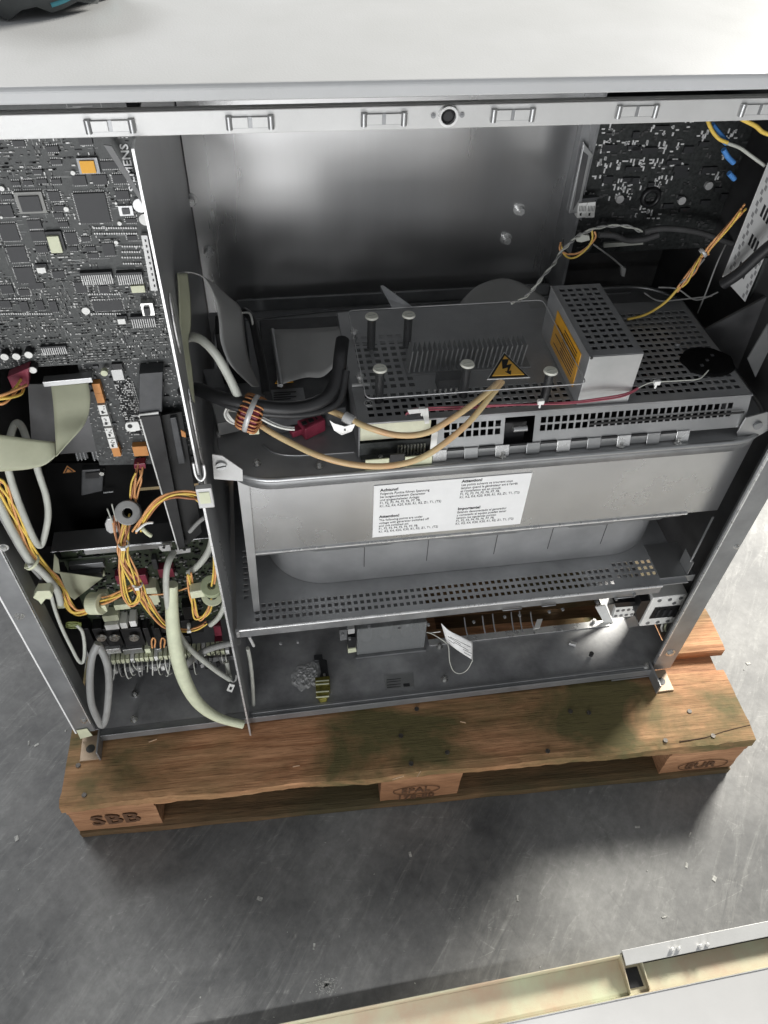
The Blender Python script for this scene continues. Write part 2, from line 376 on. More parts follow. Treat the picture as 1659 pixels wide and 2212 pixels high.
text('burnt_stamp', 'EPAL', .026, burn, pal, (.565, .0036, .052), (R(90), 0, 0), sx=.95, bold=.0004)
text('burnt_stamp', '178-80', .026, burn, pal, (.558, .0036, .024), (R(90), 0, 0), sx=.95, bold=.0004)
text('burnt_stamp', 'EUR', .032, burn, pal, (1.10, .0036, .036), (R(90), 0, 0), sx=1.05, bold=.0006)
for cx_, cz_, ax_, az_ in ((.593, .061, .042, .017), (1.135, .047, .048, .021)):
    b = B(); b.tube([(cx_ + ax_ * math.cos(t), .0038, cz_ + az_ * math.sin(t)) for t in [math.pi * 2 * i / 24 for i in range(25)]], .0007, 5, 1); b.build('stamp_oval', burn, pal)
# carved groove splitting the right end of the front board
b = B(); b.tube([(1.06, .010, .1437), (1.11, .013, .1439), (1.15, .021, .1442), (1.20, .028, .1440)], .0013, 5, 5); b.build('split', mat('dark_crack', (.05, .025, .012), .9, 0, .1, 50), pal)

# ------------------------------------------------------------------ cabinet shell
cab = thing('equipment_cabinet', 'tall open grey metal electronics cabinet standing on the wooden pallet', 'cabinet', (.56, .4, .15))
# lid
b = B(); b.slab([(-.06, .078, 1.180), (-.06, .078, 1.1895), (-.06, .0805, 1.192), (-.06, .74, 1.192), (-.06, .74, 1.180)], (1, 0, 0), 1.24)
b.build('lid', lidm, cab, .0015)
b = B(); b.box(.0, 1.12, .128, .70, 1.163, 1.1795); b.build('lid_gap_shade', mat('matte_black', (.008, .008, .008), .85, 0, .1, 30, spec=.1), cab)  # black filler paints the shade in the gap under the lid
b = B(); b.box(.0, 1.12, .116, .120, 1.141, 1.160); b.box(0, 1.12, .1205, .1275, 1.158, 1.160); b.box(0, 1.12, .120, .15, 1.1405, 1.1425)
b.build('front_rail', railm, cab, .0007)
# posts
def channel(x0, x1, y0, d, z0, z1, m, inward, name='corner_post'):
    b = B(); b.box(x0, x1, y0, y0 + .002, z0, z1)
    xi = x1 if inward > 0 else x0; b.box(xi - .001, xi + .001, y0 + .002, y0 + d, z0, z1)
    xo = x0 if inward > 0 else x1; b.box(xo - .001, xo + .001, y0 + .002, y0 + .05, z0, z1)
    return b.build(name, m, cab, .0005)
channel(.0205, .052, .114, .035, .17, 1.165, postm, 1)
channel(1.062, 1.1, .114, .006, .150, 1.165, postm, -1)
b = B(); b.box(.0193, .0215, .1130, .1165, .17, 1.16); b.build('post_edge_glint', mat('edge_glint_white', (.85, .85, .84), .4, 0, .04, 30), cab); b = B(); b.box(.0505, .0520, .1125, .116, .2, 1.16); b.build('post_edge_glint', bright, cab)  # pale strips paint the bright glint along the post edges
b = B(); b.box(1.0615, 1.0635, .1125, .116, .2, 1.16); b.build('post_edge_glint', bright, cab)
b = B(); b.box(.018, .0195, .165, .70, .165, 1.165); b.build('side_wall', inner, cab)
b = B(); xw = 1.1015; n_ = 32; yc_, zc_, ry_, rz_ = .312, .252, .048, .066
b.box(xw, xw + .0015, .165, .70, .42, 1.165); b.box(xw, xw + .0015, .45, .70, .165, .42)
V = []
for i in range(n_):
    t = 2 * math.pi * (i + .5) / n_; c_, s_ = math.cos(t), math.sin(t)
    V.append((xw, yc_ + ry_ * c_, zc_ + rz_ * s_))
for i in range(n_):
    t = 2 * math.pi * (i + .5) / n_; c_, s_ = math.cos(t), math.sin(t); k_ = 1 / max(abs(c_), abs(s_))
    yy_ = c_ * k_; zz_ = s_ * k_
    V.append((xw, (.45 - yc_) * yy_ + yc_ if yy_ > 0 else yc_ + (yc_ - .120) * yy_, (.42 - zc_) * zz_ + zc_ if zz_ > 0 else zc_ + (zc_ - .165) * zz_))
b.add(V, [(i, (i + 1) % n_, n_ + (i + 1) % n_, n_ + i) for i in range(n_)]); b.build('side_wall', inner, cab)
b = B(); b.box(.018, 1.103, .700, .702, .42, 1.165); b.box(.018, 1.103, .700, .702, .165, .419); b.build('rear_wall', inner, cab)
for p in (Y(40, 1330, .114), Y(42, 1327, .114), Y(183, 1558, .114)): pass
screw(cab, Y(42, 1330, .114), (0, -1, 0), .0045); screw(cab, Y(182, 1556, .114), (0, -1, 0), .004); screw(cab, Y(1448, 1410, .114), (0, -1, 0), .006)
screw(cab, Y(1590, 1180, .114), (0, -1, 0), .003); screw(cab, Y(8, 1182, .114), (0, -1, 0), .004)
# base plate with a long cut-out and a folded front edge
hx0, hx1, hy0, hy1 = .652, 1.010, .222, .42
b = B(); z = .165
xs = [.024, hx0, hx1, 1.0995]; yy = [.119, hy0, hy1, .69]
P = [(x, y, z) for y in yy for x in xs]; F = [(j * 4 + i, j * 4 + i + 1, (j + 1) * 4 + i + 1, (j + 1) * 4 + i) for j in range(3) for i in range(3) if not (i == 1 and j == 1)]
b.add(P, F); b.build('base_plate', basem, cab, 0, .002)
b = B(); b.box(.058, 1.06, .1066, .1185, .1642, .1658); b.box(.058, 1.06, .1045, .1065, .150, .1675); b.build('base_front_lip', postm, cab, .0006)
b = B(); b.box(.315, 1.05, .112, .118, .1665, .169); b.build('base_seam', postm, cab, .0006)
b = B(); b.box(hx0, hx1, hy0 - .012, hy0, .1665, .1685); b.box(hx0, hx1, hy0, hy0 + .0015, .145, .1685); b.box(hx1, hx1 + .0015, hy0, hy1, .145, .1685)
b.build('opening_rim', bright, cab)
b = B(); b.box(.98, 1.0605, .1035, .1043, .1455, .1495); b.build('lower_side_lip', postm, cab)
def foot(xc, y, sx, lab):
    b = B(); b.box(xc - .016, xc + .017, y - .022, y + .022, .1445, .1475); o = b.build('mounting_foot', mat('tan_zinc_foot', (.40, .30, .21), .5, .25, .1, 60), cab, .0006, label=lab)
    b = B(); b.cyl((xc, y - .002, .1476), (xc, y - .002, .1482), .0075, 16); b.build('foot_hole', blackm, cab)
    b = B(); b.box(xc + sx * .0175 - .0015, xc + sx * .0175 + .0015, y - .024, y + .03, .1445, .172); b.build('foot_flange', postm, cab, .0005)
foot(.041, .096, 1, 'left mounting foot with a round bolt hole'); foot(1.073, .092, -1, 'right mounting foot with a round bolt hole')
b = B(); b.slab([Y(165, 1577, .1125), Y(188, 1573, .1125), Y(200, 1588, .1125), Y(174, 1595, .1125)], (0, -1, 0), .001); b.build('masking_tape', cream, cab)
# base details: bolts, dashes of light metal
for dx, dy in ((949, 1397), (960, 1468), (1282, 1345), (292, 1500), (290, 1555), (1395, 1440)):
    screw(cab, Z(dx, dy, .1665), (0, 0, 1), .004, .009)
b = B(); p, q = Z(290, 1490, .167), Z(294, 1506, .167); b.cyl(p, q, .002, 6); b.build('base_slot', bright, cab)
# back wall of the centre bay
b = B(); b.box(.3135, .866, .520, .522, .715, 1.165); b.build('bay_back_wall', backm, cab)
b = B(); b.box(.862, .866, .455, .5195, .73, 1.16); b.build('bay_corner_post', galvd, cab)
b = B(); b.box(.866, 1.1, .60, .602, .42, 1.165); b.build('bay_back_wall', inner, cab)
for dx, dy in ((1122, 452), (1093, 515), (450, 543), (412, 432)):
    screw(cab, Y(dx, dy, .5195), (0, -1, 0), .006, .01, bright)
# partition
part = thing('partition_plate', 'edge-on vertical sheet metal partition dividing the left and centre bays', 'metal plate', (.311, .3, .12))
b = B(); b.box(.3100, .3118, .0965, .519, .168, 1.140); b.box(.3100, .3118, .085, .0965, .118, .77); b.build('sheet', mat('partition_steel', (.46, .465, .47), .38, .45, .1, 7, .1, 100, col2=(.36, .365, .37)), part)
b = B(); b.box(.3098, .3120, .094, .0963, .772, 1.140); b.build('edge_trim', bright, part)
b = B(); b.box(.3095, .3123, .0838, .0848, .118, .75); b.build('edge_trim', bright, part)
def oval(yc, zc, hy, hz, n=20):
    return [(.3128, yc + hy * math.cos(t) , zc + hz * math.sin(t)) for t in [2 * math.pi * i / n for i in range(n)]]
for yc, zc, hy, hz, m in ((.125, .955, .011, .035, bright), (.128, .81, .010, .06, bright), (.118, .735, .008, .03, railm)):
    b = B(); b.slab(oval(yc, zc, hy, hz), (1, 0, 0), .0015); b.build('slot_trim', m, part)
b = B()
for k in range(12): b.box(.3119, .3128, .15, .158, .45 + k * .012, .452 + k * .012)
b.build('engraved_marks', bright, part)
# U clips on the front edge
p = Y(434, 1030, .083)
b = B(); b.tube([p + Vector((-.0055, 0, .022)), p + Vector((-.005, -.002, .004)), p + Vector((0, -.003, -.003)), p + Vector((.005, -.002, .004)), p + Vector((.0055, 0, .018))], .0015, 8, 6); b.build('edge_clip', bright, part)
b = B(); b.obox(p + Vector((.001, -.004, -.028)), (.009, 0, 0), (0, .004, 0), (0, 0, .016)); b.build('edge_clip', railm, part, .001)
b = B(); b.obox(p + Vector((.001, -.0085, -.026)), (.006, 0, 0), (0, .0006, 0), (0, 0, .009)); b.build('clip_pad', cream, part)
# rail clips and lock
for i, (dx, dy) in enumerate(((238, 272), (540, 264), (829, 257), (1107, 248), (1375, 240), (1640, 236))):
    p = Y(dx, dy, .1155)
    t = thing('rail_clip', 'spring clip slot in the pale top rail, ' + ['leftmost one above the big circuit board', 'second from the left', 'one just left of the round lock', 'one just right of the round lock', 'second from the right', 'rightmost one at the picture edge'][i],
              'rail clip', p, 'spring clips along the top rail')
    b = B(); b.box(p.x - .0155, p.x + .0155, p.y - .0008, p.y - .0003, p.z - .0045, p.z + .0045); b.build('slot', postm, t)
    for s in (-1, 1):
        b = B(); b.obox(p + Vector((s * .0082, -.0013, .0003)), (.0066, 0, 0), (0, .0006, 0), (0, 0, .0042)); b.build('cover_plate', railm, t, .0003)
        b = B(); b.cyl(p + Vector((s * .0172, -.0015, -.005)), p + Vector((s * .0172, -.0015, .0055)), .0027, 12); b.build('spring_roll', galv, t)
p = Y(967, 249, .1155); t = thing('round_lock', 'round dark glass lock in a chrome ring on the top rail', 'lock', p)
b = B(); b.ring(p + Vector((0, -.002, 0)), (0, 1, 0), .0085, .0065, .004); b.build('ring', bright, t)
b = B(); b.cyl(p + Vector((0, 0, 0)), p + Vector((0, -.0025, 0)), .0065, 20, .004); b.build('glass', blackm, t)
for s in (-1, 1): screw(t, p + Vector((s * .0125, 0, 0)), (0, -1, 0), .0014, .001, galvd)

# ------------------------------------------------------------------ rounded tray
TZ = .728
def rrect(x0, x1, y0, y1, r, z, n=10):
    P = []
    for cx_, cy_, a in ((x1 - r, y0 + r, -90), (x1 - r, y1 - r, 0), (x0 + r, y1 - r, 90), (x0 + r, y0 + r, 180)):
        for i in range(n + 1):
            t = R(a + 90 * i / n); P.append((cx_ + r * math.cos(t), cy_ + r * math.sin(t), z))
    return P
tray = thing('rounded_tray', 'dull steel tray with rounded front corners carrying the perforated housing', 'tray', (.7, .3, TZ))
P = rrect(.325, 1.078, .120, .508, .075, TZ - .002); b = B(); b.slab(P, (0, 0, 1), .002); b.build('plate', hous, tray)
b = B(); Q = rrect(.325, 1.078, .120, .508, .075, TZ); b.tube(Q + [Q[0]], .0035, 8, 1); b.build('rolled_rim', galv, tray)
b = B(); Q2 = rrect(.329, 1.074, .124, .504, .07, TZ - .02); Q1 = rrect(.329, 1.074, .124, .504, .07, TZ - .003); k = len(Q1)
b.add(Q1 + Q2, [(i, (i + 1) % k, k + (i + 1) % k, k + i) for i in range(k)], True); b.build('skirt', galvd, tray, 0, .001)
b = B(); b.tube([(.385, .185, TZ + .001), (.40, .168, TZ + .001), (.43, .160, TZ + .001), (.50, .158, TZ + .001)], .0018, 6, 5); b.build('pressed_bead', galv, tray)
b = B(); b.tube([(.34, .47, TZ + .001), (.6, .49, TZ + .001), (1.0, .49, TZ + .001)], .002, 6, 3); b.build('pressed_bead', galvd, tray)
b = B(); b.box(.36, .86, .495, .5, TZ + .001, TZ + .02); b.build('rear_fold', galvd, tray)
for dx, dy in ((473, 940), (555, 1002), (690, 1007), (822, 993), (955, 990), (1085, 985), (1213, 970), (1340, 963), (1463, 957)):
    screw(tray, Z(dx, dy, TZ + .001), (0, 0, 1), .0034, .006)
# corner brackets
br = thing('corner_bracket', 'pale plate bracket with a slotted screw at the left tray corner', 'bracket', Y(490, 1010, .128))
b = B(); b.slab([Y(458, 982, .128), Y(480, 985, .128), Y(524, 1015, .128), Y(525, 1040, .128), Y(462, 1035, .128)], (0, 1, 0), .002); b.build('plate', railm, br, .0004)
p = Y(478, 1005, .1275); b = B(); b.cyl(p, p + Vector((0, -.003, 0)), .0065, 16); s = b.build('screw', galv, br)
b = B(); b.obox(p + Vector((0, -.0032, 0)), (.006, 0, .001), (0, .0004, 0), (0, 0, .0007)); b.build('slot', blackm, s)
b = B(); b.slab([Y(512, 1035, .145), Y(538, 1035, .145), Y(562, 1320, .145), Y(548, 1322, .145)], (0, 1, 0), .002); b.build('strut', galv, br, .0004)
br = thing('corner_bracket', 'grey corner bracket with a slotted screw at the right tray corner', 'bracket', Y(1635, 920, .13))
b = B(); b.slab([Y(1592, 935, .13), Y(1612, 903, .13), Y(1659, 890, .13), Y(1659, 930, .13), Y(1600, 965, .13)], (0, 1, 0), .002); b.build('plate', galv, br, .0004)
p = Y(1636, 918, .1295); b = B(); b.cyl(p, p + Vector((0, -.003, 0)), .006, 16); b.build('screw', galvd, br)

# ------------------------------------------------------------------ warning panel
PY = .150
wp = thing('warning_panel', 'wide plain steel cover panel carrying the white warning sticker', 'cover panel', (.7, PY, .6))
b = B(); b.box(.357, 1.060, PY, PY + .002, .556, .702); b.build('face', panelm, wp, .0006)
b = B(); b.slab([(.357, PY - .0012, .557), (.357, PY + .0005, .5575), (.357, PY + .012, .539), (.357, PY + .010, .538)], (1, 0, 0), .652); b.build('bottom_fold', galv, wp, .0006)
b = B(); b.box(.357, 1.010, PY - .0025, PY + .0, .5555, .5580); b.build('fold_line', bright, wp)
for a, c in ((.44, .56), (.637, .754), (.83, .905), (.95, .985)):
    b = B(); b.slab([(a, PY + .011, .540), (c, PY + .011, .540), (c - .003, PY + .017, .528), (a + .003, PY + .017, .528)], (0, -1, 0), .001); b.build('tab', galv, wp)
sticker = B(); sticker.box(.526, .745, PY - .0010, PY - .0003, .568, .673); st = sticker.build('sticker', paper, wp)
L1 = ['Folgende Punkte führen Spannung', 'bei ausgeschaltetem Generator', 'und eingeschalteter Anlage:', 'F1, F2, F3, F4, F5, F6, F7, F8,', 'K1, K2, K4, K20, K30, R1, R2, Z1, T1, (T2)']
L2 = ['The following points are under', 'voltage with generator switched off', 'and unit switched on:'] + L1[3:]
L3 = ['Les points suivants se trouvent sous', "tension quand le générateur est à l'arrêt", "et l'installation est en circuit:"] + L1[3:]
L4 = ['Estando desconectado el generador', 'y conectado el equipo pueden tener', 'tensión los siguientes puntos:'] + L1[3:]
for x, zt, hd, ls in ((.5345, .6615, 'Achtung!', L1), (.5345, .6085, 'Attention!', L2), (.6465, .6655, 'Attention!', L3), (.6465, .6105, 'Importante!', L4)):
    text('print', hd, .0072, ink, st, (x, PY - .0012, zt), (R(90), 0, 0), sx=.95, bold=.00022)
    text('print', '\n'.join(ls), .0062, ink, st, (x, PY - .0012, zt - .0068), (R(90), 0, 0), sx=.80, space=.98)

# ------------------------------------------------------------------ rounded duct below the panel, then perforated shelf
du = thing('rounded_duct', 'smooth grey duct with rounded ends standing behind the warning panel', 'duct', (.7, .3, .42))
Q1 = rrect(.37, 1.03, .188, .50, .095, .4215, 12); Q2 = rrect(.372, 1.028, .190, .498, .093, .69, 12); k = len(Q1)
b = B(); b.add(Q1 + Q2, [(i, (i + 1) % k, k + (i + 1) % k, k + i) for i in range(k)], True); b.build('wall', hous, du, 0, .001)
b = B()
for x in (.52, .62, .73, .82, .91): b.box(x, x + .0009, .1868, .1882, .455, .69)
b.build('seams', inner, du)
sh = thing('perforated_shelf', 'horizontal steel shelf with rows of square holes and a bright front edge', 'shelf', (.65, .2, .42))
SZ = .42
b = B()
b.perf((.318, .117, SZ), (1, 0, 0), (0, 1, 0), .61, .052, .028, .012, 57, 3, .0102, .0125, .0062, .0070)
b.perf((.928, .117, SZ), (1, 0, 0), (0, 1, 0), .117, .068, .004, .022, 8, 3, .0102, .0125, .0062, .0070)
b.perf((.318, .169, SZ), (1, 0, 0), (0, 1, 0), .044, .331, .012, .004, 2, 9, .0125, .0115, .0068, .0062)
b.add([(.362, .169, SZ), (.928, .169, SZ), (.928, .5, SZ), (.362, .5, SZ)], [(0, 1, 2, 3)])
b.add([(.928, .185, SZ), (1.045, .185, SZ), (1.045, .5, SZ), (.928, .5, SZ)], [(0, 1, 2, 3)])
b.build('plate', hous, sh, 0, .0014)
b = B(); b.tube([(.318, .1165, SZ - .001), (.65, .1165, SZ - .001), (1.0, .1165, SZ - .001)], .0024, 8, 1); b.build('rolled_edge', bright, sh)
b = B(); b.box(.318, 1.0, .1165, .118, SZ - .020, SZ - .002); b.build('front_lip', galvd, sh)
b = B(); b.box(1.0, 1.061, .128, .1295, SZ - .012, SZ + .004); b.box(1.0, 1.061, .1295, .20, SZ + .001, SZ + .0025); b.build('end_bracket', galv, sh, .0005)
for x in (1.015, 1.03, 1.046):
    b = B(); b.obox((x, .1277, SZ - .005), (.0025, 0, 0), (0, .0004, 0), (0, 0, .0015)); b.build('hole', blackm, sh)
b = B(); b.slab([(1.045, .135, SZ + .03), (1.058, .150, SZ + .12), (1.061, .150, SZ + .12), (1.048, .135, SZ + .03)], (0, 1, 0), .0015)
b.box(1.047, 1.0485, .13, .16, SZ + .003, SZ + .035); b.build('end_stay', galv, sh)
for dx, dy in ((740, 1368), (643, 1385), (606, 1388), (755, 1378), (797, 1352), (862, 1356), (925, 1348), (1023, 1342), (1090, 1331), (1122, 1328), (1186, 1320), (1215, 1315), (1290, 1300), (1330, 1293), (1370, 1283)):
    p = Y(dx, dy, .1160); p.z = min(p.z, SZ - .005)
    b = B(); b.cyl(p, p + Vector((0, -.0035, 0)), .0027, 10, .002); b.build('rivet', galvd, sh)
b = B(); b.cyl((.318, .114, SZ - .012), (.318, .114, SZ + .003), .003, 8); b.cyl((.339, .114, SZ - .043), (.334, .116, SZ - .02), .0026, 8); b.build('end_pin', bright, sh)
# loop handles of staples under the lip
for x0, x1 in ((.735, .765), (.80, .822), (.925, .955)):
    b = B(); b.tube([(x0, .1145, SZ - .019), (x0, .1125, SZ - .017), (x1, .1125, SZ - .017), (x1, .1145, SZ - .019)], .0012, 6, 1); b.build('staple', galvd, sh)

# ------------------------------------------------------------------ perforated housing on the tray
ph = thing('perforated_housing', 'long low perforated steel housing with a row of square holes along its front', 'housing', (.76, .25, TZ))
HT = .787; FY = .146
b = B()
b.perf((.504, FY, HT), (1, 0, 0), (0, 1, 0), .27, .245, .012, .012, 23, 4, .0112, .0118, .0075, .0068, skip=lambda u, v: False)
b.perf((.504, FY + .245 - .185, HT), (1, 0, 0), (0, 1, 0), .0, .0, 0, 0, 0, 0, 0, 0, 0, 0)
b.build('top_plate', galvd, ph, 0, .001) if False else None
b = B()
b.perf((.504, FY, HT), (1, 0, 0), (0, 1, 0), .282, .062, .014, .010, 24, 4, .0110, .0122, .0072, .0070)
b.perf((.504, FY + .062, HT), (1, 0, 0), (0, 1, 0), .086, .18, .014, .002, 6, 9, .0120, .0135, .0075, .0080)
b.add([(.590, FY + .062, HT), (.786, FY + .062, HT), (.786, FY + .242, HT), (.590, FY + .242, HT)], [(0, 1, 2, 3)])
b.perf((.786, FY, HT), (1, 0, 0), (0, 1, 0), .234, .225, .012, .014, 19, 15, .0114, .0126, .0078, .0072, skip=lambda u, v: u < .075 and v < .15)
b.build('top_plate', hous, ph, 0, .001)
# front plate, slightly leaning, with two rows of holes
lean = Vector((0, (FY - .133) / (HT - TZ - .012), 1)).normalized()
b = B(); Hf = HT - TZ - .014
b.perf((.601, .1345, TZ + .014), (1, 0, 0), lean, .088, Hf, .010, .017, 8, 2, .0094, .0112, .0070, .0085)
b.perf((.728, .1345, TZ + .014), (1, 0, 0), lean, .292, Hf, .008, .017, 28, 2, .0094, .0112, .0070, .0085)
b.add([Vector((x, .1345, TZ + .014)) + lean * h for x, h in ((.689, .0395), (.728, .0395), (.728, Hf), (.689, Hf))], [(0, 1, 2, 3)])
b.build('front_plate', galv, ph, 0, .0012)
b = B(); b.obox((.70, .150, TZ + .02), (.02, 0, 0), (0, .002, 0), (0, 0, .02)); b.build('recess', blackm, ph)
b = B(); b.cyl((.700, .139, TZ + .037), (.718, .139, TZ + .037), .004, 10); b.build('recess_pin', galv, ph)
for i in range(9):
    x = .606 + i * .041
    b = B(); b.slab([(x - .009, .1335, TZ + .0165), (x + .009, .1335, TZ + .0165), (x + .009, .129, TZ + .001), (x - .009, .129, TZ + .001)], (0, -1, 0), .0012); b.build('hinge_tab', bright if i % 2 == 0 else galv, ph, .0004)
    if x < .93: b = B(); b.obox((x + .0205, .1330, TZ + .016), (.0105, 0, 0), (0, .0012, 0), (0, 0, .0011)); b.build('hinge_slot', blackm, ph)
    if x < .93: b = B(); b.obox((x + .0205, .1318, TZ + .0085), (.0112, 0, 0), (0, .0006, 0), (0, 0, .0062)); b.build('hinge_leaf', galv, ph)
b = B(); b.tube([(.504, FY - .001, HT), (.76, FY - .001, HT), (1.02, FY - .001, HT)], .0016, 6, 1); b.build('front_fold', galv, ph)
b = B(); b.box(.504, .5055, FY, .388, TZ, HT); b.build('end_plate', galvd, ph)
b = B(); b.box(1.0185, 1.02, FY, .37, TZ, HT); b.build('end_plate', galvd, ph)
b = B(); b.box(.80, 1.012, .1348, .1362, HT - .022, HT - .019); b.build('front_seam', blackm, ph)
b = B(); b.box(.506, 1.018, .1500, .385, TZ + .001, TZ + .004); b.build('inside_floor', blackm, ph)
b = B(); b.box(.506, .595, .147, .150, HT - .030, HT - .002); b.build('connector_strip', mat('pale_cream_strip', (.66, .66, .50), .4, 0, .05, 60), ph, .001)
b = B(); b.box(.506, .600, .136, .147, TZ + .004, TZ + .006); b.box(.506, .600, .1455, .1465, TZ + .006, TZ + .026); b.build('terminal_board', pcbm, ph)
for i in range(9):
    b = B(); b.box(.553 + i * .0042, .5552 + i * .0042, .140, .143, TZ + .006, TZ + .021); b.build('terminal_pin', silver, ph)
b = B(); b.box(.592, .600, .128, .130, TZ + .012, TZ + .052); b.build('white_latch', white, ph, .0006)
# spacer plates hanging below at the left
b = B(); b.box(.51, .54, .124, .126, TZ + .001, TZ + .017); b.build('foot_plate', cream, ph, .0005)
b = B(); b.box(.56, .595, .124, .126, TZ + .001, TZ + .017); b.build('foot_plate', cream, ph, .0005)
b = B(); b.box(.541, .559, .125, .127, TZ + .001, TZ + .022); b.build('foot_gap', blackm, ph)
# earth mark stamped in the left top
p = Z(796, 871, HT + .001); b = B(); b.torus(p, (0, 0, 1), .0055, .0005, 20, 5); b.torus(p, (0, 0, 1), .0028, .0004, 14, 5); b.build('earth_mark', bright, ph)

# tall box
tb = thing('tall_perforated_box', 'tall perforated metal box with an orange warning label on its left side', 'metal box', (.82, .22, HT))
TT = .862
b = B(); b.perf((.782, .150, TT), (1, 0, 0), (0, 1, 0), .068, .157, .008, .012, 5, 12, .0112, .0118, .0072, .0066); b.build('top', hous, tb, 0, .001)
b = B(); b.box(.782, .850, .1485, .1495, HT + .001, TT); b.build('front', galv, tb, .0006)
b = B(); b.box(.782, .783, .150, .307, HT + .001, TT - .001); b.build('side', hous, tb)
b = B(); b.box(.849, .850, .150, .307, HT + .001, TT - .001); b.box(.783, .849, .306, .307, HT + .001, TT - .001); b.build('shell', galvd, tb)
b = B(); b.tube([(.782, .149, TT), (.782, .23, TT), (.782, .307, TT)], .0011, 6, 1); b.build('folded_edge', galv, tb)
b = B(); b.box(.7812, .7818, .172, .268, HT + .012, TT - .012); lb = b.build('orange_label', orange, tb)
b = B()
for i in range(9): b.box(.7808, .7811, .182, .182 + (.05 if i % 3 else .075), HT + .020 + i * .0045, HT + .0214 + i * .0045)
b.build('print', ink, lb)
b = B(); b.cyl((.784, .1482, TT - .001), (.784, .1478, TT - .001), .002, 10); b.build('corner_hole', blackm, tb)

# clear cover sheet on stand-offs
AZ = .834
ac = thing('clear_cover_sheet', 'clear plastic sheet held above the heatsink on white-capped stand-offs', 'plastic sheet', (.64, .22, AZ))
b = B(); b.slab(rrect(.511, .779, .133, .318, .008, AZ, 4), (0, 0, 1), .002); b.build('sheet', acryl, ac)
b = B()
Q = rrect(.511, .779, .133, .318, .008, AZ + .001, 4); b.tube(Q + [Q[0]], .0007, 5, 1); b.build('sheet_edge', mat('acrylic_edge', (.5, .5, .5), .3, 0, .02, 9), ac)
for dx, dy in ((803, 682), (883, 679), (1010, 785), (821, 795), (1190, 800)):
    p = Z(dx, dy, AZ + .004)
    b = B(); b.cyl((p.x, p.y, HT + .001), (p.x, p.y, AZ), .0056, 12); s = b.build('standoff', blackm, ac)
    b = B(); b.cyl((p.x, p.y, AZ + .0022), (p.x, p.y, AZ + .0045), .0090, 20, .0080); b.build('cap', mat('ivory_cap', (.80, .80, .70), .4, 0, .05, 60), s)
    b = B(); b.obox((p.x, p.y, AZ + .0047), (.005, .001, 0), (-.0001, .0006, 0), (0, 0, .0003)); b.build('cap_slot', wlg, s)
# warning triangle lying on the sheet
def tri(name, P, m, parent, t=.0006, n=(0, 0, 1)): b = B(); b.slab(P, n, t); return b.build(name, m, parent)
A_, B_, C_ = Z(1089, 764, AZ + .003), Z(1055, 819, AZ + .003), Z(1141, 815, AZ + .003); G = (A_ + B_ + C_) / 3
ts = thing('warning_triangle', 'yellow high voltage triangle sign with a black lightning arrow on the clear sheet', 'warning sign', G)
def sc(f, dz): return [G + (q - G) * f + Vector((0, 0, dz)) for q in (A_, B_, C_)]
tri('border', sc(1.08, 0), paper, ts); tri('black_edge', sc(1.0, .0008), blackm, ts); tri('yellow_field', sc(.80, .0016), yellow, ts)
u = (C_ - B_).normalized(); v = (A_ - (B_ + C_) / 2).normalized(); hh = (A_ - (B_ + C_) / 2).length
def q2(a, c): return G + u * a * hh + v * c * hh + Vector((0, 0, .0024))
tri('lightning_bolt', [q2(*k) for k in ((-.10, .36), (.08, .36), (.0, .12), (.13, .16), (.03, -.12), (.09, -.10), (.06, -.27), (-.07, -.13), (-.02, -.14), (.02, .03), (-.12, -.02))], blackm, ts, .0004)

# heatsink fins and parts below the sheet
hs = thing('finned_heatsink', 'row of upright aluminium heatsink fins under the clear sheet', 'heatsink', (.66, .24, HT))
for i in range(24):
    x = .583 + i * .0066
    b = B(); b.obox((x, .247, HT + .017), (.0008, 0, 0), (0, .011, 0), (.0018, 0, .018)); b.build('fin', galv, hs)
b = B(); b.box(.578, .745, .232, .262, HT + .0008, HT + .0028); b.build('base', galvd, hs)
eb = thing('black_relay_block', 'small black component block with bright pins in front of the heatsink', 'component', Z(930, 800, HT))
b = B(); b.box(.612, .645, .195, .215, HT + .001, HT + .018); b.build('body', blackm, eb, .001)
for i in range(8):
    b = B(); b.box(.598 + i * .007, .6005 + i * .007, .188, .190, HT + .001, HT + .010); b.build('pin', silver, eb)
for k, (dx, dy, lab) in enumerate(((765, 718, 'upper small bright bolt at the left edge of the clear sheet'), (778, 815, 'lower small bright bolt with nut at the left end of the housing'))):
    p = Z(dx, dy, HT + .012); t = thing('bolt', lab, 'bolt', p)
    b = B(); b.cyl((p.x, p.y, HT + .001), p, .0032, 8); b.build('shank', silver, t)
    b = B(); b.cyl(p, p + Vector((0, 0, .004)), .0052, 6); b.build('head', bright, t)
    if k: b = B(); b.box(p.x - .011, p.x + .012, p.y - .006, p.y - .003, HT + .002, HT + .005); b.build('clip', bright, t)
for k, (dx, dy) in enumerate(((1107, 836), (1073, 842), (1142, 812))):
    pass
b = B()
pk = thing('soot_black_dome', 'low round soot black pad on the right end of the perforated housing', 'cap', Z(1528, 778, HT))
p = Z(1528, 782, HT + .001); b = B(); n = 26
rings = [(1.0, 0), (.98, .0015), (.9, .003), (.6, .0042), (.2, .0046)]
V = [(p.x + .037 * r_ * math.cos(2 * math.pi * i / n) * (1 + .05 * math.sin(i * 1.7)), p.y + .033 * r_ * math.sin(2 * math.pi * i / n), p.z + h_) for r_, h_ in rings for i in range(n)]
F = [(k * n + i, k * n + (i + 1) % n, (k + 1) * n + (i + 1) % n, (k + 1) * n + i) for k in range(4) for i in range(n)] + [tuple(4 * n + i for i in range(n))]
b.add(V, F, False); b.build('dome', mat('matte_black', (.008, .008, .008), .85, 0, .1, 30, spec=.1), pk)
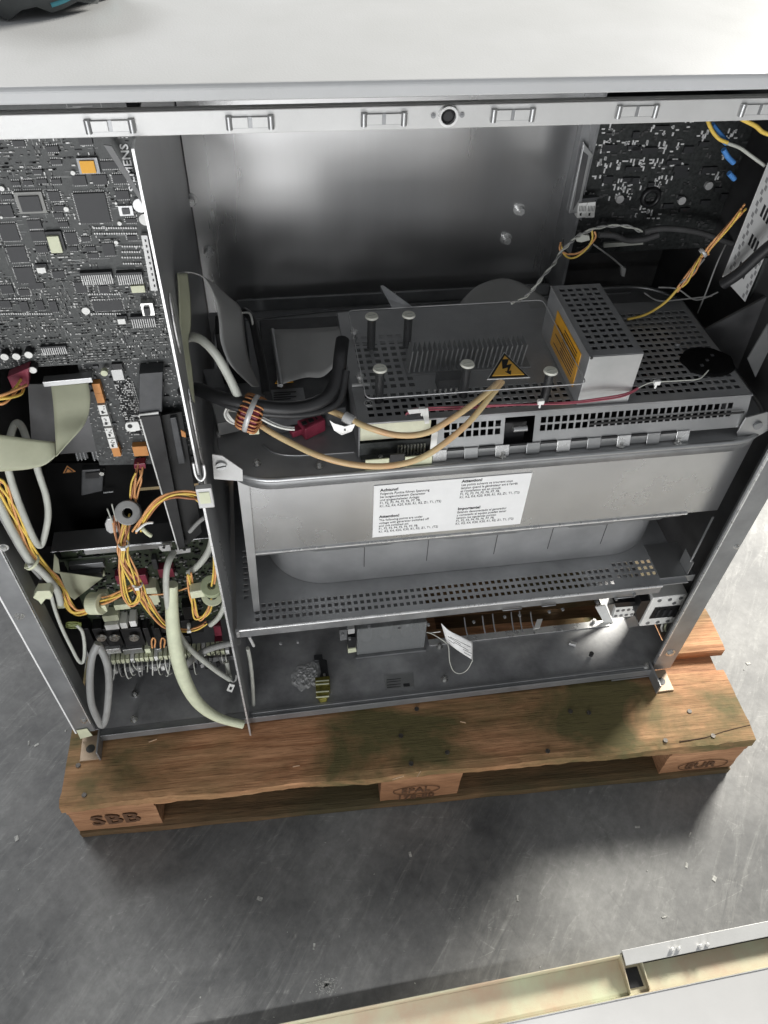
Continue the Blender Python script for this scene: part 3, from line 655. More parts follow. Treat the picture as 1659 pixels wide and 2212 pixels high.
for i in range(3):
    b = B(); b.obox(p + Vector((-.015 + .012 * i, -.012 + .01 * i, .0045)), (.002, 0, 0), (0, .002, 0), (0, 0, .001)); b.build('stud', dkgrey, pk)
p = Z(1463, 745, HT + .002); b = B(); b.cyl(p, p + Vector((0, 0, .004)), .004, 12); o = b.build('grey_bolt', galvd); tag(o, 'small grey bolt head beside the black cap on the housing top', 'bolt')

# left end of the tray: grey curved sheet and the label below it
fs = thing('curved_grey_sheet', 'grey plastic sheet bowed over the black box at the tray left end', 'plastic sheet', Z(640, 760, TZ))
b = B(); z0 = TZ + .045
b.strip([(Z(590, 712, z0), Z(600, 835, z0)), (Z(610, 712, z0 + .002), Z(620, 826, z0)), (Z(650, 711, z0 - .004), Z(660, 815, z0 - .012)), (Z(700, 708, z0 - .002), Z(700, 812, z0 - .012)), (Z(740, 705, z0 + .006), Z(738, 770, z0 + .004))], 5)
b.build('sheet', ribg, fs, 0, .0012)
b = B(); b.tube([Z(588, 712, z0 + .002), Z(597, 770, z0 + .002), Z(607, 833, z0 + .003)], .003, 6, 3); b.build('folded_rim', galv, fs)
bx = thing('black_fan_box', 'flat black box with a warning label under the bowed grey sheet', 'fan box', Z(640, 800, TZ))
P = [Z(560, 690, TZ + .03), Z(750, 680, TZ + .03), Z(748, 880, TZ + .03), Z(575, 905, TZ + .03)]
b = B(); b.slab([q - Vector((0, 0, .029)) for q in P], (0, 0, 1), .029); b.build('body', dkgrey, bx, .002)
b = B(); b.slab([Z(585, 843, TZ + .0305), Z(655, 838, TZ + .0305), Z(662, 876, TZ + .0305), Z(594, 883, TZ + .0305)], (0, 0, 1), .0006); lbx = b.build('data_label', galvd, bx)
for i in range(6):
    b = B(); y_ = 848 + i * 5; b.slab([Z(591, y_, TZ + .0318), Z(640 - (i % 2) * 12, y_ - 3, TZ + .0318), Z(640 - (i % 2) * 12, y_ - 1, TZ + .0318), Z(591, y_ + 2, TZ + .0318)], (0, 0, 1), .0002); b.build('print', ink, lbx)
tri('warning_triangle', [Z(612, 800, TZ + .032), Z(594, 829, TZ + .032), Z(634, 826, TZ + .032)], orange, bx)
b = B(); b.box(.30, .30, 0, 0, 0, 0) if False else None
# pale boxes seen through the gap by the partition
gp = thing('pale_panel_piece', 'pale metal panel piece visible behind the black cable by the partition', 'metal plate', Z(458, 850, TZ + .03))
b = B(); b.slab([Z(438, 798, TZ + .03), Z(476, 796, TZ + .03), Z(486, 835, TZ + .03), Z(450, 838, TZ + .03)], (0, 0, -1), .02); b.build('plate', galv, gp)
b = B(); b.slab([Z(452, 845, TZ + .028), Z(505, 850, TZ + .028), Z(515, 905, TZ + .028), Z(470, 915, TZ + .028)], (0, 0, -1), .02); b.build('plate', railm, gp)
db = thing('dark_module', 'tall black plastic module behind the ribbon cable in the tray left corner', 'module', Z(450, 690, TZ))
b = B(); b.box(.335, .375, .315, .36, TZ + .001, TZ + .085); b.build('body', blackm, db, .002)
b = B(); b.box(.345, .347, .3135, .3145, TZ + .03, TZ + .07); b.build('bright_pin', bright, db)
rb = thing('bent_bracket', 'bent dark sheet bracket sticking up behind the clear sheet', 'bracket', Y(850, 650, .33))
b = B(); b.slab([Y(822, 618, .36), Y(828, 617, .36), Y(893, 664, .34), Y(848, 668, .34), Y(836, 645, .35), Y(823, 630, .36)], (0, 1, 0), .0015); b.build('plate', galvd, rb)

# ------------------------------------------------------------------ cables of the centre bay
def cable(name, lab, cat, pts, r, m, group=None, n=8, sub=7):
    P = [Y(*p) if len(p) == 3 else Vector(p[:3]) for p in pts]
    b = B(); b.tube(P, r, n, sub); o = b.build(name, m); tag(o, lab, cat, group); return o
def bundle(name, lab, cat, pts, mats, spread, r, group=None, sub=7, twist=.6):
    P = [Y(*p) for p in pts]; t = thing(name, lab, cat, P[len(P) // 2], group)
    for i, m in enumerate(mats):
        ph_ = 2 * math.pi * i / len(mats); Q = []
        for k, p in enumerate(P):
            a = ph_ + twist * k; s = spread * (1 + .35 * math.sin(k * 1.7 + i * 2.1))
            Q.append(p + Vector((math.cos(a) * s, math.sin(a * 1.3) * s * .5, math.sin(a) * s)))
        b = B(); b.tube(Q, r, 6, sub); b.build('wire', m, t)
    return t
cable('high_voltage_cable', 'tan cable looping from the brass clamp up to the warning triangle', 'cable',
      [(690, 878, .17), (720, 890, .155), (755, 905, .14), (800, 925, .12), (860, 940, .112), (920, 935, .112), (975, 905, .12), (1035, 862, .14), (1080, 822, .165)], .0038, wtan, None, 10)
cable('high_voltage_cable', 'tan cable hanging lowest in a wide loop in front of the tray rim', 'cable',
      [(545, 905, .17), (580, 930, .155), (625, 955, .14), (690, 985, .115), (760, 1003, .104), (830, 1007, .1), (895, 995, .1), (950, 965, .105), (1010, 915, .12), (1050, 868, .14), (1085, 824, .165)], .0038, wtan, None, 10)
cl = thing('cable_clamp', 'pale clamp holding the tan cable left of the housing', 'clamp', Y(752, 905, .138))
b = B(); b.cyl(Y(744, 900, .143), Y(764, 911, .135), .0068, 12); b.build('collar', railm, cl)
b = B(); b.slab([Y(712, 908, .13), Y(722, 915, .13), Y(745, 922, .13), Y(768, 915, .13), Y(760, 932, .13), (Y(738, 940, .13)), Y(722, 930, .13)], (0, 1, 0), .001); b.build('tongue', bright, cl)
b = B(); b.cyl(Y(745, 929, .129), Y(745, 929, .1285), .0012, 8); b.build('hole', blackm, cl)
cable('black_power_cable', 'thick black cable curving under the grey sheet towards the housing', 'cable',
      [(395, 842, .21), (430, 842, .19), (470, 858, .17), (530, 872, .155), (600, 882, .15), (660, 878, .152), (700, 862, .158), (722, 835, .17), (732, 800, .185), (736, 765, .2), (740, 735, .22)], .0085, wk, None, 12)
cable('black_power_cable', 'thinner black cable running just below the thick black one', 'cable',
      [(440, 852, .18), (500, 878, .155), (560, 892, .147), (640, 896, .145), (700, 886, .15), (735, 862, .158), (748, 800, .18)], .0045, wk, None, 10)
cable('pale_grey_cable', 'pale grey cable arching from the partition down to the black cable', 'cable',
      [(400, 732, .2), (418, 728, .19), (440, 738, .18), (468, 768, .172), (495, 815, .166), (515, 858, .162)], .0052, wlg, None, 10)
cable('black_power_cable', 'black cable standing beside the pale ribbon in the tray left corner', 'cable',
      [(527, 672, .33), (545, 690, .31), (556, 740, .27), (568, 800, .23), (575, 850, .2)], .0055, wk, None, 10)
cable('thin_white_cable', 'thin pale cable arched beside the standing black cable', 'cable',
      [(522, 676, .32), (540, 678, .31), (548, 710, .29), (556, 755, .26)], .0014, ww)
# ribbon from the partition
rn = thing('ribbon_cable', 'broad pale ribbon cable folding over behind the partition', 'ribbon cable', Y(470, 680, .25))
b = B()
b.strip([(Y(382, 590, .20), Y(382, 612, .22)), (Y(410, 588, .21), Y(410, 590, .30)), (Y(440, 600, .22), Y(452, 606, .31)), (Y(462, 640, .23), Y(492, 640, .31)), (Y(473, 690, .235), Y(520, 668, .305)),
         (Y(478, 740, .225), Y(528, 720, .285)), (Y(500, 790, .21), Y(538, 780, .26)), (Y(545, 835, .20), Y(560, 835, .235))], 6)
b.build('ribbon', ribg, rn, 0, .0012)
b = B(); b.strip([(Y(383, 590, .19), Y(404, 590, .21)), (Y(386, 640, .18), Y(410, 640, .20)), (Y(388, 700, .17), Y(412, 700, .19)), (Y(392, 735, .165), Y(406, 738, .18)), (Y(402, 800, .155), Y(414, 800, .165)), (Y(412, 860, .15), Y(420, 870, .155))], 5)
b.build('ribbon', olive, rn, 0, .0012)
# grey arch ribbon
rn = thing('ribbon_cable', 'grey ribbon cable arching high behind the clear sheet', 'ribbon cable', Y(1090, 640, .42))
b = B(); b.strip([(Y(950, 695, .355), Y(1030, 752, .32)), (Y(985, 665, .40), Y(1028, 728, .345)), (Y(1010, 636, .41), Y(1032, 706, .355)), (Y(1041, 613, .42), Y(1044, 692, .365)), (Y(1089, 602, .43), Y(1080, 682, .37)), (Y(1137, 617, .42), Y(1125, 668, .38)), (Y(1199, 661, .4), Y(1190, 694, .37))], 7)
b.build('ribbon', ribg, rn, 0, .0012)

# wound toroid with white leads
tr = thing('wound_toroid', 'copper wound toroid coil tied with a pale strap on the tray', 'coil', Y(543, 893, .158))
c0 = Y(543, 893, .155); ax = (Y(575, 905, .150) - Y(512, 880, .162)).normalized()
b = B(); b.ring(c0, ax, .020, .008, .022, 24); b.build('core', redm, tr, .002)
dn = ax; u = dn.orthogonal().normalized(); v = dn.cross(u)
for i in range(22):
    t = 2 * math.pi * i / 22; e = u * math.cos(t) + v * math.sin(t)
    b = B(); b.tube([c0 + e * .0072 - dn * .012, c0 + e * .0135 - dn * .0135, c0 + e * .0212 - dn * .011, c0 + e * .0220, c0 + e * .0212 + dn * .011, c0 + e * .0135 + dn * .0135, c0 + e * .0072 + dn * .012], .0012, 5, 3); b.build('copper_turn', copper, tr)
b = B(); b.torus(c0, dn, .0225, .0014, 30, 6, 2.6); b.build('cable_tie', railm, tr)
b = B(); b.obox(c0 + Vector((.001, -.006, -.021)), (.006, 0, 0), (0, .004, 0), (0, 0, .004)); b.build('tie_lock', cream, tr, .0008)
for k in range(4):
    cable('white_lead', ['innermost white lead curling out of the wound toroid', 'grey lead curling out of the wound toroid', 'third white lead curling out of the toroid, just outside the grey one', 'outermost white lead curling out of the toroid'][k], 'wire',
          [(515, 880 + k * 3, .165), (495, 876 + k * 4, .16), (485 + k * 3, 895, .155), (497 + k * 4, 912, .15), (525 + k * 3, 918 + k * 2, .148), (545, 912 + k * 3, .145)], .0012, ww if k != 1 else wg, 'white leads of the toroid')
for k in range(2):
    cable('white_lead', ['white lead running right from the toroid past the red plug', 'greyish lead running right just above the white lead of the toroid'][k], 'wire',
          [(565, 905 - k * 6, .148), (590, 918 - k * 6, .145), (615, 926 - k * 5, .145), (636, 928 - k * 5, .146)], .0014 - k * .0004, [ww, wg][k])
pl = thing('red_plug', 'dark red plastic plug lying on the tray right of the toroid', 'plug', Z(668, 920, TZ))
p = Z(672, 918, TZ + .012)
b = B(); b.obox(p, (.014, .006, .002), (-.005, .011, 0), (0, 0, .010)); b.build('body', redm, pl, .002)
b = B(); b.obox(p + Vector((-.019, -.006, -.003)), (.008, .003, 0), (-.002, .005, 0), (0, 0, .005)); b.build('latch', redm, pl, .001)
for k in range(3):
    b = B(); b.obox(p + Vector((-.009 + k * .009, -.007 + k * .004, .0102)), (.003, .001, 0), (-.001, .003, 0), (0, 0, .0008)); b.build('cavity', blackm, pl)
# embossed words on the tray
text('print', 'X1  A3 K5', .010, galv, tray, Z(585, 880, TZ + .0012), (0, 0, 0)) if False else None
# red wires with white holders on the housing
bundle('red_wire_pair', 'pair of red wires running along the housing front edge', 'wire', [(880, 895, .14), (886, 888, .14), (915, 884, .141), (1000, 880, .141), (1060, 877, .142), (1150, 873, .142), (1230, 870, .138), (1300, 862, .137), (1350, 852, .142), (1378, 838, .15)], [wr, wr], .0016, .0012)
cable('thin_grey_wire', 'thin grey wire continuing from the red pair towards the black cap', 'wire', [(1378, 838, .15), (1400, 828, .155), (1418, 825, .158), (1470, 822, .16), (1510, 818, .165), (1530, 800, .175)], .0009, wlg)
for k, (dx, dy) in enumerate(((912, 885), (1168, 868), (1419, 826))):
    p = Y(dx, dy, [.139, .140, .155][k]); t = thing('wire_holder', 'small white wire holder ' + ['left of the tan cables', 'near the middle of the housing edge', 'beside the black cap'][k], 'wire holder', p, 'white wire holders on the housing')
    b = B(); b.obox(p, (.004, 0, 0), (0, .0025, 0), (0, 0, .003)); b.build('head', white, t, .0006)
    b = B(); b.cyl(p - Vector((0, 0, .009)), p - Vector((0, 0, .003)), .0015, 8); b.build('stem', white, t)
o = thing('white_corner_clip', 'white plastic corner clip where the red wires enter the housing', 'clip', Y(900, 895, .138))
b = B(); b.slab([Y(880, 886, .138), Y(925, 882, .138), Y(928, 915, .138), Y(918, 916, .138), Y(912, 892, .138), Y(884, 895, .138)], (0, 1, 0), .002); b.build('body', white, o, .0005)

# ------------------------------------------------------------------ left bay: the big circuit board
BY = .200
pc = thing('main_circuit_board', 'large dark circuit board crowded with chips filling the upper left bay', 'circuit board', (.16, BY, 1.0))
def XZ(c, x, y, yy=BY): dx, dy = c(x, y); p = Y(dx, dy, yy); return p
b = B(); b.box(.022, .2975, BY, BY + .002, .860, 1.150); b.build('board', pcbm, pc)
def chip(name, m, c, cx_, cy_, w, h, t=.0022, lab=None, parent=None, yy=BY):
    p = XZ(c, cx_, cy_, yy); q = XZ(c, cx_ + w / 2, cy_, yy); q0 = XZ(c, cx_ - w / 2, cy_, yy); r0 = XZ(c, cx_, cy_ - h / 2, yy); r1 = XZ(c, cx_, cy_ + h / 2, yy)
    W = abs(q.x - q0.x); H = abs(r0.z - r1.z)
    o = unit_box(name, m, parent or pc, (p.x, yy - t / 2 - .0002, p.z), W, t, H)
    if lab: o['label'] = lab
    return p, W, H
pins = B()
def pinrow(p, W, H, sides='tb', pitch=.0016):
    if 't' in sides:
        for s in (-1, 1):
            n = int(W / pitch)
            for i in range(n):
                x = p.x - W / 2 + (i + .5) * W / n; z = p.z + s * (H / 2 + .0007); pins.box(x - .0003, x + .0003, BY - .0008, BY - .0001, z - .0008, z + .0008)
    if 'l' in sides:
        for s in (-1, 1):
            n = int(H / pitch)
            for i in range(n):
                z = p.z - H / 2 + (i + .5) * H / n; x = p.x + s * (W / 2 + .0007); pins.box(x - .0008, x + .0008, BY - .0008, BY - .0001, z - .0003, z + .0003)
big = [(757, 695, 255, 245), (650, 470, 110, 80), (815, 465, 120, 80), (975, 460, 110, 72), (1000, 590, 110, 70), (445, 600, 92, 78), (285, 830, 110, 70),
       (315, 925, 120, 80), (585, 945, 95, 100), (75, 895, 150, 140), (55, 720, 100, 100), (145, 1075, 150, 130), (205, 1245, 150, 130), (890, 1035, 95, 100),
       (880, 1492, 240, 85), (900, 345, 150, 62), (190, 1085, 10, 10), (345, 1030, 95, 60), (700, 150, 110, 60), (430, 215, 100, 50), (60, 605, 90, 40), (460, 480, 80, 40),
       (345, 478, 80, 36), (230, 490, 80, 36), (130, 495, 70, 34), (155, 170, 100, 50), (460, 320, 90, 40), (310, 400, 80, 36), (480, 1240, 100, 60), (300, 1330, 120, 50),
       (60, 1360, 100, 70), (200, 1385, 90, 50), (850, 1360, 80, 60), (660, 1345, 90, 90), (740, 1030, 80, 36), (760, 1085, 90, 40), (700, 950, 70, 40), (600, 1030, 70, 36), (490, 700, 80, 46), (480, 755, 80, 40), (520, 830, 80, 40), (1070, 800, 90, 34), (45, 1480, 90, 60), (330, 1490, 60, 80), (200, 1500, 70, 80), (440, 1500, 60, 90), (1080, 940, 80, 40)]
for k, (x, y, w_, h_) in enumerate(big):
    r_ = chip('chip', black2, c3, x, y, w_, h_, .0032 if k == 0 else .0022)
    pinrow(*r_, sides='tl' if w_ > 140 and h_ > 90 or k in (3, 11, 12) else random.choice(['t', 't', 'tl']))
# socketed chip, labelled chips, white parts
p, W, H = chip('chip_socket', mat('socket_grey', (.20, .20, .19), .45, .3, .1, 60), c3, 255, 645, 225, 175, .004); chip('chip', black2, c3, 255, 648, 165, 125, .006); pinrow(p, W, H, 'tl')
p, W, H = chip('chip_socket', galvd, c3, 725, 345, 170, 130, .004); chip('chip', orange, c3, 722, 347, 118, 100, .006, 'memory chip with an orange label')
chip('chip', galv, c3, 1030, 715, 115, 80, .003, 'chip with a pale square lid'); chip('chip', dkgrey, c3, 1030, 715, 60, 46, .0045)
chip('chip_socket', black2, c3, 458, 960, 128, 160, .004); chip('chip', cream, c3, 455, 975, 95, 135, .007, 'chip under a cream paper label')
chip('chip_socket', black2, c3, 342, 1180, 92, 60, .003); chip('chip', white, c3, 345, 1188, 70, 42, .006, 'small chip with a white label')
chip('chip_socket', black2, c3, 1000, 1598, 84, 56, .004); chip('chip', white, c3, 997, 1602, 62, 40, .007, 'small chip with a white label')
chip('chip', cream, c3, 1130, 1342, 110, 55, .006, 'cream labelled chip near the partition')
chip('toggle_switch_block', silver, c3, 1210, 1490, 98, 100, .010); chip('toggle_switch', black2, c3, 1205, 1495, 46, 56, .014)
for (x, y, w_) in ((790, 1232, 260), (1060, 1232, 210), (1170, 1590, 200)):
    p, W, H = chip('pin_header', black2, c3, x, y, w_, 52, .006)
    n = int(w_ / 17)
    for i in range(n): xx = p.x - W / 2 + (i + .5) * W / n; pins.box(xx - .0004, xx + .0004, BY - .0065, BY - .0058, p.z - .010, p.z + .001)
p, W, H = chip('pin_header', black2, c6, 395, 300, 185, 42, .006)
for i in range(12): xx = p.x - W / 2 + (i + .5) * W / 12; pins.box(xx - .0004, xx + .0004, BY - .0065, BY - .0058, p.z - .007, p.z + .002)
for (x0, x1, y) in ((770, 1130, 860), (775, 1135, 905), (735, 1000, 1400), (755, 1000, 1447), (750, 1000, 1560), (1000, 1170, 1100), (1010, 1170, 1150), (1000, 1160, 1010), (120, 260, 1435), (0, 440, 1560), (1000, 1160, 1055)):
    n = int((x1 - x0) / 19)
    for i in range(n):
        p = XZ(c3, x0 + (x1 - x0) * i / n, y); pins.box(p.x - .0006, p.x + .0006, BY - .002, BY, p.z - .0008, p.z + .0008)
# small passives
rn_ = random.Random(3); pas_l = B(); pas_d = B(); pas_g = B()
for i in range(4600):
    x = .024 + rn_.random() * .270; z = .864 + (rn_.random() ** 1.25) * .262
    x = round(x / .0031) * .0031 + rn_.choice((0, 0, .0008)); z = round(z / .0034) * .0034
    hor = noise.noise(Vector((x * 40, z * 40, 1))) > -.05
    dens = noise.noise(Vector((x * 28, 3, z * 28)))
    if z > .97 and dens < -.16: continue
    a, c = (.0013, .0005) if hor else (.0005, .0012)
    s = rn_.uniform(.6, 1.3); t = rn_.random()
    tgt = pas_l if t < .34 else (pas_g if t < .70 else pas_d)
    tgt.box(x - a * s, x + a * s, BY - .0011, BY - .0001, z - c * s, z + c * s)
pas_l.build('solder_joints', mat('dull_solder', (.42, .42, .41), .4, .4, .1, 100), pc, kind='stuff'); pas_g.build('resistors', mat('resistor_grey', (.26, .26, .25), .5, 0, .2, 300), pc, kind='stuff'); pas_d.build('capacitors', black2, pc, kind='stuff')
trc = B(); r9 = random.Random(9)
for i in range(380):
    x = .024 + r9.random() * .268; z = .866 + r9.random() * .27; L9 = r9.uniform(.004, .018)
    if r9.random() < .72: trc.box(x, min(.296, x + L9), BY - .0004, BY - .0001, z, z + .0004)
    else: trc.box(x, x + .0004, BY - .0004, BY - .0001, z, z + L9)
trc.build('traces', mat('trace_grey', (.24, .245, .24), .4, .2, .1, 100), pc, kind='stuff')
pins.build('pins', mat('dull_pin', (.55, .55, .54), .4, .4, .1, 200), pc, kind='stuff')
for x, y, r_ in ((598, 408, .0021), (543, 703, .0024), (978, 820, .0021), (950, 975, .0021), (18, 535, .0024), (703, 1533, .0043), (655, 820, .001), (948, 655, .0013), (15, 770, .0013)):
    p = XZ(c3, x, y); b = B(); b.cyl(p, p + Vector((0, -.003, 0)), r_, 12); b.build('white_pad', white, pc)
for x, y, r_, m_ in ((1150, 650, .007, galv), (1190, 765, .006, white)):
    p = XZ(c3, x, y); b = B(); b.cyl(p, p + Vector((0, -.009, 0)), r_, 16); b.build('capacitor_can', m_, pc)
for x, y in ((45, 345), (130, 342), (218, 330), (248, 440)):
    p = XZ(c6, x, y - 6); b = B(); b.cyl(p, p + Vector((0, -.010, 0)), .0048, 16); k_ = b.build('capacitor_can', blackm, pc)
    b = B(); b.cyl(p + Vector((0, -.010, 0)), p + Vector((0, -.0108, 0)), .0042, 16); b.build('cap_top', white, k_)
b = B(); q = [XZ(c3, *k) for k in ((1155, 900), (1205, 900), (1290, 1350), (1235, 1350))]; b.slab([v + Vector((0, -.001, 0)) for v in q], (0, -1, 0), .006); b.build('edge_connector', railm, pc)
b = B()
for i in range(9):
    p = XZ(c3, 1195 + i * 9.2, 940 + i * 46); b.box(p.x - .0012, p.x + .0002, BY - .0078, BY - .0072, p.z - .0012, p.z + .0012)
b.build('connector_holes', blackm, pc, kind='stuff')
b = B(); q = [XZ(c3, *k) for k in ((860, 125), (925, 135), (1195, 590), (1180, 620))]; b.slab([v + Vector((0, -.016, 0)) for v in q], (0, -1, 0), .0012); b.build('stiffener', mat('dull_strip_grey', (.20, .20, .20), .6, .1, .1, 30), pc)
p = XZ(c3, 1010, 150); text('print', 'SIEMENS', .0105, paper, pc, (.2915, BY - .0012, 1.058), (R(90), R(-90), 0), sx=1.15, bold=.0002)

# connectors along the board bottom
hd = thing('row_of_connectors', 'dark daughter board with relay blocks below the big circuit board', 'circuit board', (.2, .21, .78))
SY = .206
b = B(); b.slab([Y(165, 775, SY), Y(392, 770, SY), Y(418, 1000, SY), Y(215, 1005, SY)], (0, 1, 0), .002); b.build('board', mat('black_board', (.05, .053, .053), .45, 0, .3, 200), hd)
for x, y, m_, l_ in ((235, 308, card, 'orange relay block, topmost'), (265, 412, card, 'orange relay block, second'), (296, 540, white, 'white relay block with dark notch'), (335, 662, white, None), (372, 790, white, None), (405, 905, white, None), (442, 995, card, 'lower orange relay block'), (668, 992, card, 'orange block by the white line'), (742, 988, card, None)):
    p, W, H = chip('relay_block', m_, cb, x, y, 84, 104, .009, l_, hd, SY)
    if m_ is white:
        b = B(); b.obox((p.x - W * .1, SY - .0095, p.z - H * .22), (.0012, 0, 0), (0, .0003, 0), (0, 0, .002)); b.build('notch', blackm, hd)
        b = B()
        for j in range(5): b.obox((p.x + rn_.uniform(-.3, .3) * W, SY - .0095, p.z + rn_.uniform(-.3, .4) * H), (.0009, 0, 0), (0, .0002, 0), (0, 0, .0004))
        b.build('print', ink, hd, kind='stuff')
chip('white_label_block', railm, cb, 460, 155, 120, 115, .010, None, hd, SY)
chip('black_cap', blackm, cb, 455, 65, 110, 60, .010, None, hd, SY)
chip('pin_header', blackm, cb, 1055, 900, 90, 500, .008, None, hd, SY)
dots = B(); dd = B()
for j in range(34):
    for i in range(12):
        x = 405 + i * 15 + j * 5.2; y = 235 + j * 18.5
        if rn_.random() < .25: continue
        p = XZ(cb, x, y, SY); tgt = dots if rn_.random() < .42 else dd
        tgt.box(p.x - .0007, p.x + .0007, SY - .0025, SY - .0002, p.z - .0009, p.z + .0007)
for j in range(26):
    for i in range(3):
        p = XZ(cb, 575 + i * 22 + j * 5.5, 300 + j * 18, SY); dots.box(p.x - .0006, p.x + .0006, SY - .002, SY - .0002, p.z - .0006, p.z + .0006)
dots.build('pin_field', mat('pin_dot', (.45, .45, .44), .4, .5, .1, 200), hd, kind='stuff'); dd.build('pin_sockets', blackm, hd, kind='stuff')
for k_, (cx_, cy_) in enumerate(((985, 210), (1190, 210))):
    q = crop(0, 1700, 3.16); P = [(cx_ - 105, cy_ - 150), (cx_ + 30, cy_ - 175), (cx_ + 115, cy_ + 120), (cx_ - 30, cy_ + 140)]
    b = B(); b.slab([XZ(q, *a, .235) for a in P], (0, 1, 0), .006); b.build('card_connector', dkgrey, hd)
    b = B()
    for r_ in range(15):
        for c_ in range(3):
            t = r_ / 14; s = c_ / 2; xx = (P[0][0] + 20) * (1 - t) + (P[3][0] + 18) * t + s * 90; yy_ = P[0][1] + 20 + t * 265 - s * 12
            p = XZ(q, xx, yy_, .235); b.box(p.x - .0008, p.x + .0008, .2335, .2348, p.z - .0010, p.z + .0010)
    b.build('contact_pins', galvd, hd, kind='stuff')
for x, y, w_, h_ in ((300, 250, 200, 120), (620, 330, 120, 60), (700, 620, 130, 60), (60, 250, 120, 60)):
    chip('board_edge', dkgrey, c6, x, y, w_, h_, .001, None, hd, SY) if False else None
for i in range(46):
    x = 205 + rn_.random() * 190 + 0; y = 790 + rn_.random() * 200; x = 168 + (y - 775) * .2 + rn_.random() * 215
    if 248 < x < 345 and y > 780 and x - 240 < (y - 760) * .55 + 60: continue
    p = Y(x, y, SY); b = B(); b.box(p.x - .003, p.x + .003, SY - .0028, SY - .0003, p.z - .0016, p.z + .0016); b.build('small_chip', black2 if i % 3 else dkgrey, hd)
b = B()
for i in range(420):
    y = 780 + rn_.random() * 215; x = 166 + (y - 775) * .2 + rn_.random() * 222; p = Y(x, y, SY); a9, c9 = rn_.choice(((.0012, .0004), (.0004, .0010), (.0006, .0006)))
    b.box(p.x - a9, p.x + a9, SY - .001, SY - .0001, p.z - c9, p.z + c9)
b.build('solder_joints', mat('dull_solder', (.42, .42, .41), .4, .4, .1, 100), hd, kind='stuff')
# yellowish round spot (LED) above
p = Y(226, 800, BY - .001); b = B(); b.cyl(p, p + Vector((0, -.006, 0)), .004, 12); b.build('round_lamp', cream, pc)
# header holding the folded ribbon
p0, p1 = Y(110, 822, .2), Y(192, 815, .2)
b = B(); b.obox((p0 + p1) / 2 + Vector((0, -.006, .004)), ((p1.x - p0.x) / 2 + .006, 0, .001), (0, .006, 0), (0, 0, .0035)); o = b.build('ribbon_header', galv, None, .0006); tag(o, 'pale ribbon header bar at the lower edge of the big circuit board', 'connector')
rn = thing('ribbon_cable', 'olive beige ribbon cable folding down and left across the left bay', 'ribbon cable', Y(150, 930, .14))
b = B()
Lc = [((370, 585, .192), (640, 562, .192)), ((385, 700, .178), (655, 680, .178)), ((395, 830, .165), (640, 800, .165)), ((402, 950, .15), (590, 900, .15)), ((408, 1060, .138), (480, 1020, .138)), ((405, 1100, .133), (408, 1100, .130))]
b.strip([(XZ(c6, *a), XZ(c6, *c)) for a, c in Lc], 6); b.build('ribbon', olive, rn, 0, .0011)
b = B(); Lc = [((400, 995, .150), (404, 1098, .132)), ((330, 988, .144), (330, 1160, .128)), ((220, 975, .138), (220, 1190, .122)), ((110, 958, .13), (110, 1202, .117)), ((-40, 940, .12), (-40, 1210, .11)), ((-160, 930, .115), (-160, 1210, .105))]
b.strip([(XZ(c6, *a), XZ(c6, *c)) for a, c in Lc], 6); b.build('ribbon', olive, rn, 0, .0011)
# grey flat metal behind the ribbon
o = B().slab([Y(60, 830, .23), Y(200, 830, .23), Y(215, 975, .23), Y(70, 985, .23)], (0, 1, 0), .002).build('grey_shield_plate', inner); tag(o, 'grey shield plate behind the folded olive ribbon', 'metal plate')
# red plug at left with wires
rp = thing('red_plug', 'dark red plug with orange wires at the left edge of the big circuit board', 'plug', Y(45, 825, .19))
b = B(); b.slab([Y(15, 815, .185), Y(62, 795, .185), Y(62, 835, .185), Y(30, 848, .185)], (0, 1, 0), .014); b.build('body', redm, rp, .001)
bundle('orange_wire_group', 'orange wires leaving the red plug at the far left edge', 'wires', [(48, 832, .18), (35, 846, .165), (10, 860, .15), (-20, 866, .145)], [wo, wy, wo, wy], .0045, .0016)
# black narrow cover plate with bright edge + black module
bm_ = thing('black_vertical_cover', 'long narrow black cover with a white front edge beside the partition', 'cover', Y(370, 1000, .185))
QY = .178
b = B(); b.slab([Y(302, 902, QY), Y(345, 898, QY), Y(400, 1180, QY), Y(385, 1190, QY)], (0, 1, 0), .03); b.build('cover', blackm, bm_)
b = B(); e0, e1 = Y(303, 905, QY), Y(386, 1190, QY); b.tube([e0, (e0 + e1) / 2, e1], .0011, 6, 1); b.build('white_edge', white, bm_)
b = B(); b.slab([Y(345, 898, .19), Y(392, 890, .19), Y(436, 1150, .19), Y(400, 1180, .19)], (0, 1, 0), .004); b.build('side', mat('matte_black_metal', (.012, .012, .012), .6, 0, .1, 50), bm_)
b = B(); b.slab([Y(300, 808, .185), Y(352, 804, .185), Y(350, 890, .185), Y(300, 893, .185)], (0, 1, 0), .02); b.build('black_module', dkgrey, bm_, .001)
b = B(); q = [XZ(cb, *k, .183) for k in ((672, 650), (690, 632), (895, 605), (902, 650), (850, 655), (840, 672), (790, 668), (770, 655), (690, 668))]; b.slab(q, (0, -1, 0), .002); b.build('silver_clip', white, bm_)
b = B(); q = [XZ(cb, *k, .176) for k in ((535, 745), (550, 720), (668, 710), (682, 735), (700, 800), (600, 820), (555, 808), (538, 780))]; b.slab(q, (0, -1, 0), .002); b.build('white_bracket', white, bm_)
p = XZ(cb, 585, 768, .1738); b = B(); b.cyl(p, p + Vector((0, -.0006, 0)), .0028, 14); b.build('bracket_hole', blackm, bm_)
b = B(); q = [XZ(cb, *k, .19) for k in ((1020, 650), (1090, 640), (1190, 1140), (1115, 1150))]; b.slab(q, (0, -1, 0), .006); b.build('grey_rail', dkgrey, bm_, .001)
